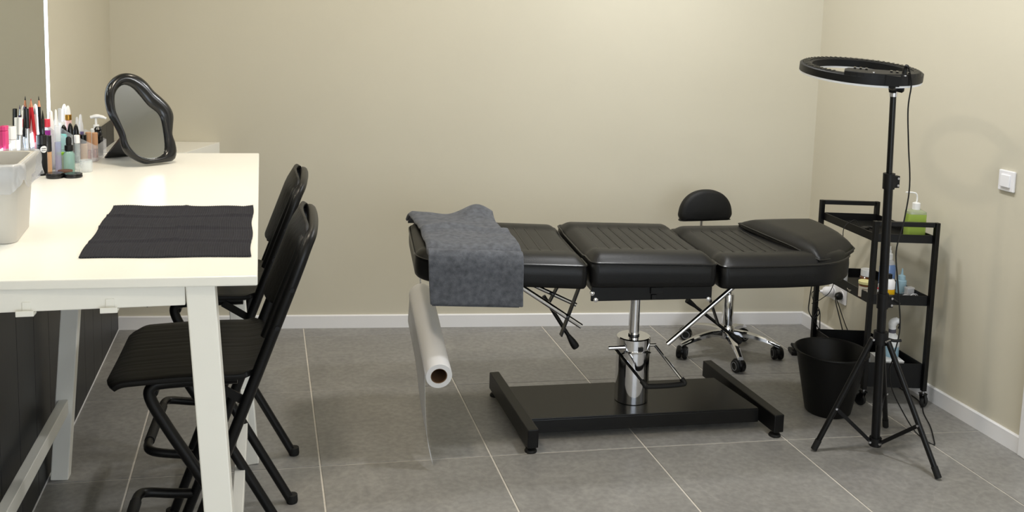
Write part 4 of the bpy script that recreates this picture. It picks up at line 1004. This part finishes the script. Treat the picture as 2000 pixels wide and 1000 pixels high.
# things on the trolley
zt3, zt2, zt1 = 0.7225, 0.4515, 0.0855
gx, gy = 3.428, -1.402
t = thing('wash_bottle', 'square wash bottle of green liquid with bent white spout on the top tray', 'bottle', (gx, gy, zt3))
sq = lambda k: rrect(-0.0385*k, 0.0385*k, -0.030*k, 0.030*k, 0.010*k, 3)
Rg = Matrix.Rotation(-0.25, 2)
def sqz(k, z): return [(gx+(Rg @ Vector(p)).x, gy+(Rg @ Vector(p)).y, zt3+z) for p in sq(k)]
bm = NEW(); loft(bm, [sqz(0.95, 0), sqz(1, 0.004), sqz(1, 0.108)]); obj('liquid', bm, 'green_liquid', t, ang=50)
bm = NEW(); loft(bm, [sqz(1, 0.1083), sqz(0.97, 0.118), sqz(0.55, 0.126)]); obj('bottle_shoulder', bm, 'clear_top', t, ang=50)
obj('cap', lathe(NEW(), [(0, 0.1262), (0.0165, 0.1262), (0.0165, 0.153), (0.008, 0.157), (0, 0.157)], (gx, gy, zt3), 20), 'white_plastic', t)
bm = NEW(); tube(bm, crom([(gx, gy, zt3+0.155), (gx+0.001, gy, zt3+0.178), (gx-0.004, gy, zt3+0.192), (gx-0.016, gy+0.002, zt3+0.198), (gx-0.052, gy+0.006, zt3+0.200)], 6), 0.0032, 8); obj('spout', bm, 'white_plastic', t)
# black clip / charger lump on the top tray
t = thing('power_adapter', 'small black clip with thin cable lying on the top tray', 'adapter', (3.275, -1.27, zt3))
bm = NEW(); box(bm, (3.275, -1.27, zt3+0.013), (0.040, 0.028, 0.020), Matrix.Rotation(0.5, 3, 'Z')); obj('adapter_body', bm, 'black_plastic', t, smooth=False, bevel=0.004)
bm = NEW(); tube(bm, crom([(3.292, -1.262, zt3+0.010), (3.31, -1.25, zt3+0.016), (3.33, -1.29, zt3+0.012), (3.30, -1.31, zt3+0.010)], 5), 0.006, 8); obj('clip_arm', bm, 'black_plastic', t)
bm = NEW(); tube(bm, crom([(3.262, -1.265, zt3+0.014), (3.25, -1.24, zt3+0.045), (3.228, -1.235, zt3+0.038), (3.196, -1.235, zt3+0.010), (3.193, -1.235, zt3-0.08), (3.215, -1.15, 0.44), (3.225, -1.06, 0.36), (3.222, -0.98, 0.31)], 6), 0.0018, 6); obj('thin_cable', bm, 'rubber', t)
t = thing('jar', 'amber jar with pale yellow lid and cream label on the middle tray', 'jar', (3.246, -1.345, zt2))
obj('jar_body', lathe(NEW(), cyl(0.0265, 0, 0.058, 0.003), (3.246, -1.345, zt2), 24), 'amber_glass', t)
obj('lid', lathe(NEW(), cyl(0.0275, 0.0595, 0.074, 0.002), (3.246, -1.345, zt2), 24), 'lid_yellow', t)
bm = NEW(); prof = [(0.0268, 0.006), (0.0268, 0.052)]
a0, a1 = -3.3, -0.9; G = grid(bm, lambda a, b: Vector((3.246+0.0269*math.cos(a0+(a1-a0)*a), -1.345+0.0269*math.sin(a0+(a1-a0)*a), zt2+0.006+0.046*b)), 14, 1); lbq = obj('label', bm, 'label_cream', t)
bm = NEW()
for z_, w_ in ((0.040, 0.9), (0.033, 0.6), (0.024, 0.8), (0.018, 0.5), (0.012, 0.7)):
    c_ = -2.1; grid(bm, lambda a, b: Vector((3.246+0.02705*math.cos(c_-w_/2+w_*a), -1.345+0.02705*math.sin(c_-w_/2+w_*a), zt2+z_+0.0026*b)), 6, 1)
obj('label_print', bm, 'brown', lbq)
bottle('brown_bottle', 'brown bottle with a white screw cap behind the amber jar', 3.315, -1.255, [('bottle_body', cyl(0.029, 0, 0.066, 0.004), 'amber_glass'), ('cap', cyl(0.0265, 0.067, 0.098, 0.002), 'white_plastic')], z0=zt2, seg=24)
t = bottle('cleaner_bottle', 'white bottle with a yellow lower half behind the stand pole', 3.338, -1.383, [('bottle_body', cyl(0.026, 0, 0.047, 0.003), 'yellow_print'), ('bottle_top', [(0, 0.0475), (0.026, 0.0475), (0.026, 0.078), (0.020, 0.088), (0.012, 0.090), (0, 0.090)], 'white_plastic'), ('cap', cyl(0.0115, 0.090, 0.110), 'black_plastic')], z0=zt2, seg=22)
bottle('red_bottle', 'slim white bottle with an orange red stripe between post and pole', 3.283, -1.402, [('bottle_body', cyl(0.012, 0, 0.05), 'white_plastic'), ('stripe', cyl(0.0121, 0.0505, 0.058), 'coral'), ('cap', cyl(0.010, 0.0585, 0.074), 'white_plastic')], z0=zt2)
bottle('liquid_bottle', 'tall blue liquid bottle with a stepped white cap', 3.425, -1.245, [('bottle_body', [(0, 0), (0.033, 0), (0.035, 0.004), (0.035, 0.100), (0.030, 0.116), (0, 0.116)], 'blue_liquid'), ('shoulder', [(0, 0.1165), (0.0295, 0.1165), (0.026, 0.130), (0.019, 0.137), (0, 0.137)], 'clear_plastic'), ('cap', [(0, 0.1375), (0.0185, 0.1375), (0.0185, 0.162), (0.012, 0.168), (0.012, 0.178), (0.009, 0.180), (0.009, 0.196), (0, 0.197)], 'white_plastic')], z0=zt2, seg=22)
bottle('spout_bottle', 'small pale blue bottle with a pointed nozzle', 3.450, -1.315, [('bottle_body', cyl(0.0215, 0, 0.062, 0.003), 'pale_blue'), ('nozzle', [(0, 0.0625), (0.016, 0.0625), (0.015, 0.080), (0.006, 0.084), (0.0025, 0.112), (0, 0.112)], 'pale_blue')], z0=zt2)
t = thing('clear_box', 'short clear plastic box beside the pale blue bottle', 'box', (3.455, -1.382, zt2))
bm = NEW(); box(bm, (3.440, -1.385, zt2+0.022), (0.034, 0.024, 0.042)); obj('box_body', bm, 'clear_plastic', t, smooth=False, bevel=0.002)
obj('box_lid', box(NEW(), (3.440, -1.385, zt2+0.046), (0.036, 0.026, 0.005)), 'clear_plastic', t, smooth=False, bevel=0.001)
t = thing('glasses', 'clear plastic glasses lying at the front of the middle tray', 'glasses', (3.40, -1.43, zt2))
bm = NEW()
for cx_ in (3.375, 3.425): tube(bm, [(cx_+0.021*math.cos(2*PI*k/20), -1.435-0.011*math.sin(cx_*90), zt2+0.019+0.016*math.sin(2*PI*k/20)) for k in range(20)], 0.0018, 6, closed=True)
tube(bm, [(3.396, -1.435, zt2+0.022), (3.404, -1.435, zt2+0.022)], 0.0016, 6); obj('lens_frame', bm, 'clear_plastic', t)
bm = NEW(); tube(bm, crom([(3.446, -1.435, zt2+0.02), (3.449, -1.39, zt2+0.022), (3.44, -1.33, zt2+0.006)], 4), 0.0016, 6); tube(bm, crom([(3.354, -1.435, zt2+0.02), (3.356, -1.38, zt2+0.02), (3.37, -1.33, zt2+0.006)], 4), 0.0016, 6); obj('temple', bm, 'clear_plastic', t)
# small white pump behind the bed end
bottle('cream_bottle', 'white cream bottle at the far end of the middle tray', 3.285, -1.115, [('bottle_body', cyl(0.024, 0, 0.105, 0.004), 'white_plastic'), ('cap', cyl(0.019, 0.106, 0.135), 'white_plastic')], z0=zt2)
obj_dish = thing('small_dish', 'tiny beige dish on the middle tray beside the amber jar', 'dish', (3.222, -1.275, zt2))
obj('dish_body', lathe(NEW(), [(0, 0), (0.014, 0), (0.022, 0.012), (0.0205, 0.012), (0.013, 0.002), (0, 0.002)], (3.242, -1.262, zt2+0.0), 20), 'label_cream', obj_dish)
# bottom tray: spray bottle, white box, plastic bags
sx_, sy_ = 3.412, -1.33; zb1 = zt1
t = thing('paper_box', 'white box in the bottom tray under the spray bottle', 'box', (3.385, -1.345, zt1))
bm = NEW(); box(bm, (3.385, -1.345, zt1+0.042), (0.105, 0.11, 0.084), Matrix.Rotation(-0.2, 3, 'Z')); obj('box_body', bm, 'white_plastic', t, smooth=False, bevel=0.002)
bm = NEW(); box(bm, (3.385, -1.345, zt1+0.0865), (0.107, 0.112, 0.004), Matrix.Rotation(-0.2, 3, 'Z')); obj('box_lid', bm, 'white_plastic', t, smooth=False, bevel=0.001)
zs = zt1+0.089
t = thing('spray_bottle', 'white trigger spray bottle with pale blue liquid standing in the bottom tray', 'bottle', (sx_, sy_, zs))
obj('liquid_part', lathe(NEW(), [(0, 0), (0.034, 0), (0.036, 0.004), (0.036, 0.055), (0, 0.055)], (sx_, sy_, zs), 24), 'pale_blue', t)
obj('bottle_body', lathe(NEW(), [(0, 0.0555), (0.036, 0.0555), (0.036, 0.080), (0.032, 0.102), (0.020, 0.118), (0.016, 0.124), (0, 0.124)], (sx_, sy_, zs), 24), 'white_plastic', t)
obj('collar', lathe(NEW(), cyl(0.0165, 0.1245, 0.145, 0.001), (sx_, sy_, zs), 24), 'grey_band', t)
bm = NEW(); tube(bm, crom([(sx_, sy_, zs+0.145), (sx_-0.002, sy_, zs+0.166), (sx_+0.004, sy_-0.004, zs+0.186), (sx_+0.026, sy_-0.012, zs+0.194)], 5), [0.0165]*5+[0.019]*5+[0.0175]*4+[0.009]*2, 14); sh_ = obj('spray_head', bm, 'white_plastic', t)
bm = NEW(); tube(bm, crom([(sx_+0.020, sy_-0.010, zs+0.180), (sx_+0.028, sy_-0.012, zs+0.165), (sx_+0.022, sy_-0.012, zs+0.148)], 4), 0.004, 8); obj('trigger', bm, 'black_plastic', sh_)
t.scale = (0.95, 0.95, 0.84)
def bag(label, x, y, z, r, h):
    bm = NEW()
    def f(a, b):
        th = 2*PI*a; rr2 = r*math.sin(PI*min(b*0.93+0.07, 1))**0.6*(0.75+0.35*mnoise.noise(Vector((math.cos(th)*2+x*9, math.sin(th)*2, b*4))))
        return Vector((x+rr2*math.cos(th), y+rr2*math.sin(th)*0.7, z+h*b))
    grid(bm, f, 20, 10); bmesh.ops.remove_doubles(bm, verts=bm.verts[:], dist=1e-5)
    return tag(obj('plastic_bag', bm, 'clear_bag', base=(x, y, z), ang=15), label, 'bag')
bag('crumpled clear plastic bag in the bottom tray by the post', 3.268, -1.35, zt1, 0.042, 0.13)
bag('small crumpled plastic wrapper showing above the black bin', 3.285, -1.16, zt1, 0.035, 0.085)

# ------------------------------------------------------------------ black waste basket
bx, by = 3.035, -1.455
wb2 = thing('waste_basket', 'round black plastic waste basket beside the bed base', 'bin', (bx, by, 0))
bm = NEW(); lathe(bm, [(0, 0.002), (0.088, 0.0), (0.094, 0.006), (0.143, 0.255), (0.150, 0.262), (0.150, 0.268), (0.146, 0.269), (0.139, 0.262), (0.091, 0.012), (0, 0.008)], (bx, by, 0), 48); obj('basket_body', bm, 'black_plastic', wb2)
obj('basket_rim', tube(NEW(), [(bx+0.149*math.cos(2*PI*k/48), by+0.149*math.sin(2*PI*k/48), 0.2655) for k in range(48)], 0.0045, 8, closed=True), 'black_plastic', wb2)
# black foot switch on the floor behind the basket
t = thing('foot_pedal', 'black foot pedal on the floor behind the waste basket', 'pedal', (3.285, -0.80, 0))
bm = NEW(); box(bm, (3.285, -0.815, 0.011), (0.115, 0.075, 0.020), Matrix.Rotation(-0.25, 3, 'Z')); obj('pedal_base', bm, 'black_plastic', t, smooth=False, bevel=0.004)
bm = NEW(); box(bm, (3.28, -0.815, 0.033), (0.085, 0.06, 0.014), Matrix.Rotation(-0.25, 3, 'Z') @ Matrix.Rotation(0.12, 3, 'Y')); obj('pedal_plate', bm, 'rubber', t, smooth=False, bevel=0.003)

# ------------------------------------------------------------------ ring light on tripod
rl_ = thing('ring_light', 'black ring light tilted flat on a tripod stand with hanging cable', 'lamp', (2.995, -1.84, 0))
PB, PT = Vector((3.000, -1.84, 0.028)), Vector((2.957, -1.845, 1.385))
pz = lambda z: PB.lerp(PT, (z-PB.z)/(PT.z-PB.z))
obj('lower_pole', tube(NEW(), [pz(0.034), pz(1.045)], 0.0165, 20), 'black_metal', rl_)
obj('upper_pole', tube(NEW(), [pz(1.03), pz(1.372)], 0.0110, 18), 'black_gloss_metal', rl_)
for z, r in ((1.055, 0.0215), (0.600, 0.021)):
    bm = NEW(); tube(bm, [pz(z-0.028), pz(z+0.030)], r, 18); box(bm, pz(z)+Vector((0.022, -0.008, 0)), (0.022, 0.020, 0.044)); cl = obj('pole_clamp', bm, 'black_plastic', rl_)
    bm = NEW()
    for dz in (-0.013, 0.013): lathe(bm, [(0, 0), (0.0045, 0), (0.0045, 0.003), (0, 0.004)], pz(z)+Vector((0.026, -0.0185, dz)), 10, Matrix.Rotation(PI/2, 3, 'X'))
    obj('screw', bm, 'steel', cl)
bm = NEW(); tube(bm, crom([pz(0.600)+Vector((0.03, -0.01, 0.012)), pz(0.600)+Vector((0.046, -0.014, 0.0)), pz(0.600)+Vector((0.062, -0.016, -0.010))], 4), 0.005, 8, flat=1.6); obj('clamp_lever', bm, 'black_plastic', rl_)
obj('pole_collar', tube(NEW(), [pz(1.368), pz(1.390)], 0.0135, 16), 'steel', rl_)
hub = pz(0.455); low = pz(0.045)
bm = NEW(); tube(bm, [hub+Vector((0, 0, -0.022)), hub+Vector((0, 0, 0.026))], 0.027, 18); obj('tripod_hub', bm, 'black_plastic', rl_)
bm = NEW(); tube(bm, [low+Vector((0, 0, -0.016)), low+Vector((0, 0, 0.016))], 0.023, 18); obj('brace_hub', bm, 'black_plastic', rl_)
bm = NEW(); tube(bm, crom([hub+Vector((0.02, -0.01, 0.0)), hub+Vector((0.045, -0.02, -0.006)), hub+Vector((0.07, -0.025, -0.004))], 4), 0.006, 8); obj('lock_knob', bm, 'black_plastic', rl_)
for fx_, fy_ in ((2.775, -1.786), (3.101, -2.072), (3.178, -1.652)):
    F = Vector((fx_, fy_, 0.012)); d = Vector((F.x-hub.x, F.y-hub.y, 0)).normalized(); top = hub+d*0.030+Vector((0, 0, -0.004))
    lg = obj('tripod_leg', tube(NEW(), [top, F+(top-F).normalized()*0.0], 0.0105, 12), 'black_metal', rl_)
    obj('foot_cap', tube(NEW(), [F+(F-top).normalized()*0.006, F+(top-F).normalized()*0.035], 0.0122, 12), 'rubber', lg)
    m_ = top.lerp(F, 0.63); bm = NEW(); s = Vector((-d.y, d.x, 0))
    bar(bm, low+d*0.020, m_, 0.005, 0.014); obj('brace', bm, 'black_metal', rl_, smooth=False)
    bm = NEW()
    for c in (m_, low+d*0.024, top): lathe(bm, [(0, -0.014), (0.0042, -0.014), (0.0042, 0.014), (0, 0.014)], c, 10, rotM(s))
    obj('rivet', bm, 'steel', rl_)
e1, e2, en = Vector((0.829, -0.555, -0.066)).normalized(), Vector((0.559, 0.822, 0.106)), None
e2 = (e2-e1*e2.dot(e1)).normalized(); en = e1.cross(e2)
RC = Vector((2.918, -1.690, 1.452)); Mr = Matrix((e1, e2, en)).transposed()
def rp(x, y, z): return RC+Mr @ Vector((x, y, z))
RO, RI = 0.222, 0.177
bm = NEW(); lathe(bm, [(RI, -0.014), (RO, -0.014), (RO, 0.012), (RO-0.006, 0.016), (RI+0.006, 0.016), (RI, 0.012), (RI, -0.014)], RC, 72, Mr); rg = obj('ring_housing', bm, 'black_plastic', rl_)
bm = NEW(); lathe(bm, [(RI+0.002, -0.022), (RO-0.002, -0.022), (RO-0.001, -0.0145), (RI+0.001, -0.0145), (RI+0.002, -0.022)], RC, 72, Mr); obj('diffuser', bm, 'frosted', rg)
bm = NEW()
for k in range(64):
    a = 2*PI*k/64
    if -2.0 < (a-2*PI if a > PI else a) < -0.25: continue
    c = rp(0.1995*math.cos(a), 0.1995*math.sin(a), 0.0168)
    Rk = Mr @ Matrix.Rotation(a, 3, 'Z'); box(bm, c, (0.026, 0.0075, 0.003), Rk)
obj('vent_ribs', bm, 'black_gloss', rg, smooth=False)
poly = []
for k in range(15):
    a = math.radians(-104+84*k/14); poly.append((RO*0.999*math.cos(a), RO*0.999*math.sin(a)))
poly += [(0.190, -0.075), (-0.020, -0.128), (-0.045, -0.140), (-0.054, -0.165)]
bm = NEW(); prism(bm, poly, -0.0142, 0.028, Matrix(Mr.to_4x4()))
bmesh.ops.translate(bm, verts=bm.verts[:], vec=RC); hs = obj('control_box', bm, 'black_plastic', rl_, smooth=False, bevel=0.003)
bm = NEW()
for x in (-0.02, 0.0, 0.02, 0.105, 0.125, 0.145, 0.165): box(bm, rp(x, -0.135+0.2*(x*0.2), 0.0302), (0.008, 0.022, 0.004), Mr)
obj('control_vents', bm, 'black_gloss', hs, smooth=False)
mt = rp(0.112, -0.196, -0.012); jn = pz(1.392)
bm = NEW(); box(bm, rp(0.112, -0.192, 0.006), (0.048, 0.026, 0.038), Mr); tube(bm, [mt, jn+Vector((0, 0, 0.004))], 0.0125, 12); lathe(bm, [(0, -0.016), (0.015, -0.012), (0.017, 0), (0.015, 0.012), (0, 0.016)], jn.lerp(mt, 0.35), 14, rotM(e1)); obj('tilt_head', bm, 'black_plastic', rl_)
bm = NEW(); c = jn.lerp(mt, 0.35); lathe(bm, [(0, 0), (0.010, 0), (0.012, 0.018), (0.006, 0.024), (0, 0.024)], c+e1*0.014, 12, rotM(e1)); obj('tilt_knob', bm, 'black_plastic', rl_)
for x in (0.045, 0.150):
    obj('screw', lathe(NEW(), [(0, 0), (0.0045, 0), (0.004, 0.003), (0, 0.003)], rp(x, -0.200, 0.0282), 10, Mr), 'steel', hs)
pgp = rp(0.150, -0.150, 0.020)
bm = NEW(); tube(bm, crom([pgp, pgp+Vector((0, 0, 0.022)), pgp+Vector((0.001, -0.006, 0.036)), pgp+Vector((0.003, -0.016, 0.030))], 4), [0.008]*5+[0.0075]*4+[0.006]*2+[0.004]*2, 10); pg = obj('plug', bm, 'black_plastic', rl_)
cab = [pgp+Vector((0.003, -0.016, 0.030)), (2.985, -1.905, 1.42), (2.983, -1.90, 1.33), (3.004, -1.89, 1.198), (3.030, -1.88, 1.046), (3.022, -1.875, 0.911), (3.003, -1.87, 0.796), (3.026, -1.866, 0.658), (3.051, -1.862, 0.498), (3.033, -1.86, 0.38), (3.052, -1.82, 0.315), (3.10, -1.78, 0.22), (3.19, -1.74, 0.10), (3.262, -1.722, 0.012), (3.262, -1.79, 0.004), (3.270, -1.83, 0.004), (3.30, -1.79, 0.004), (3.367, -1.68, 0.004), (3.42, -1.57, 0.004), (3.490, -1.44, 0.004), (3.50, -1.25, 0.004), (3.508, -1.0, 0.02), (3.512, -0.85, 0.12), (3.512, -0.755, 0.224), (3.508, -0.738, 0.252)]
obj('power_cable', tube(NEW(), crom(cab, 7), 0.0026, 6), 'rubber', rl_)

# ------------------------------------------------------------------ socket, plugs, cables, switch
xr = lambda y: right_x(y)
t = thing('wall_socket', 'white double wall socket with plugs low on the right wall', 'socket', (xr(-0.70), -0.70, 0.25))
y_, z_ = -0.705, 0.262
obj('socket_plate', box(NEW(), (xr(y_)-0.005, y_, z_), (0.010, 0.150, 0.080)), 'socket_white', t, smooth=False, bevel=0.003)
for yy in (-0.668, -0.742):
    obj('socket_insert', lathe(NEW(), [(0, 0), (0.027, 0), (0.026, 0.004), (0.021, 0.003), (0, 0.001)], (xr(yy)-0.010, yy, z_), 24, rotM((-1, 0, 0))), 'socket_white', t)
t = thing('power_adapter', 'white round plug adapter pushed into the far half of the wall socket', 'adapter', (xr(-0.66)-0.012, -0.66, 0.262))
obj('adapter_body', lathe(NEW(), [(0, 0), (0.024, 0), (0.026, 0.004), (0.026, 0.032), (0.020, 0.044), (0.009, 0.050), (0.006, 0.062), (0, 0.062)], (xr(-0.668)-0.0145, -0.668, 0.262), 24, rotM((-1, 0.25, 0))), 'socket_white', t)
bm = NEW(); tube(bm, crom([(3.468, -0.648, 0.262), (3.42, -0.66, 0.262), (3.34, -0.80, 0.268), (3.29, -0.94, 0.262), (3.268, -0.985, 0.23), (3.262, -1.0, 0.17)], 6), 0.0026, 6); obj('adapter_cable', bm, 'rubber', t)
t = thing('plug', 'black round plug with cable in the near half of the wall socket', 'plug', (xr(-0.742)-0.012, -0.742, 0.262))
obj('plug_body', lathe(NEW(), [(0, 0), (0.018, 0), (0.020, 0.004), (0.019, 0.020), (0.010, 0.032), (0.005, 0.036), (0, 0.036)], (xr(-0.742)-0.0145, -0.742, 0.262), 20, rotM((-1, -0.3, 0))), 'black_plastic', t)
bm = NEW(); tube(bm, crom([(3.495, -0.752, 0.262), (3.47, -0.80, 0.24), (3.44, -0.90, 0.17), (3.415, -0.97, 0.12), (3.395, -1.01, 0.045), (3.37, -0.97, 0.004), (3.32, -0.86, 0.006)], 6), 0.003, 6); obj('plug_cable', bm, 'rubber', t)
bm = NEW(); tube(bm, crom([(3.212, -0.985, 0.40), (3.205, -0.99, 0.36), (3.222, -0.96, 0.33), (3.216, -0.965, 0.28), (3.206, -1.0, 0.262), (3.222, -1.003, 0.245), (3.250, -1.0, 0.262), (3.255, -0.99, 0.282), (3.238, -1.0, 0.268), (3.225, -1.003, 0.24), (3.252, -1.01, 0.19), (3.262, -1.06, 0.14), (3.268, -1.10, 0.095)], 7), 0.0028, 6)
tag(obj('cable_loop', bm, 'rubber', base=(3.22, -0.985, 0.24)), 'tangled black cable looped around the rear trolley post', 'cable')
t = thing('light_switch', 'square white light switch on the right wall', 'switch', (xr(-1.765), -1.765, 1.035))
obj('switch_plate', box(NEW(), (xr(-1.765)-0.006, -1.765, 1.035), (0.012, 0.082, 0.082)), 'socket_white', t, smooth=False, bevel=0.004)
bm = NEW(); box(bm, (xr(-1.765)-0.0145, -1.765, 1.035), (0.009, 0.048, 0.048), Matrix.Rotation(0.05, 3, 'Y')); obj('rocker', bm, 'socket_white', t, smooth=False, bevel=0.002)
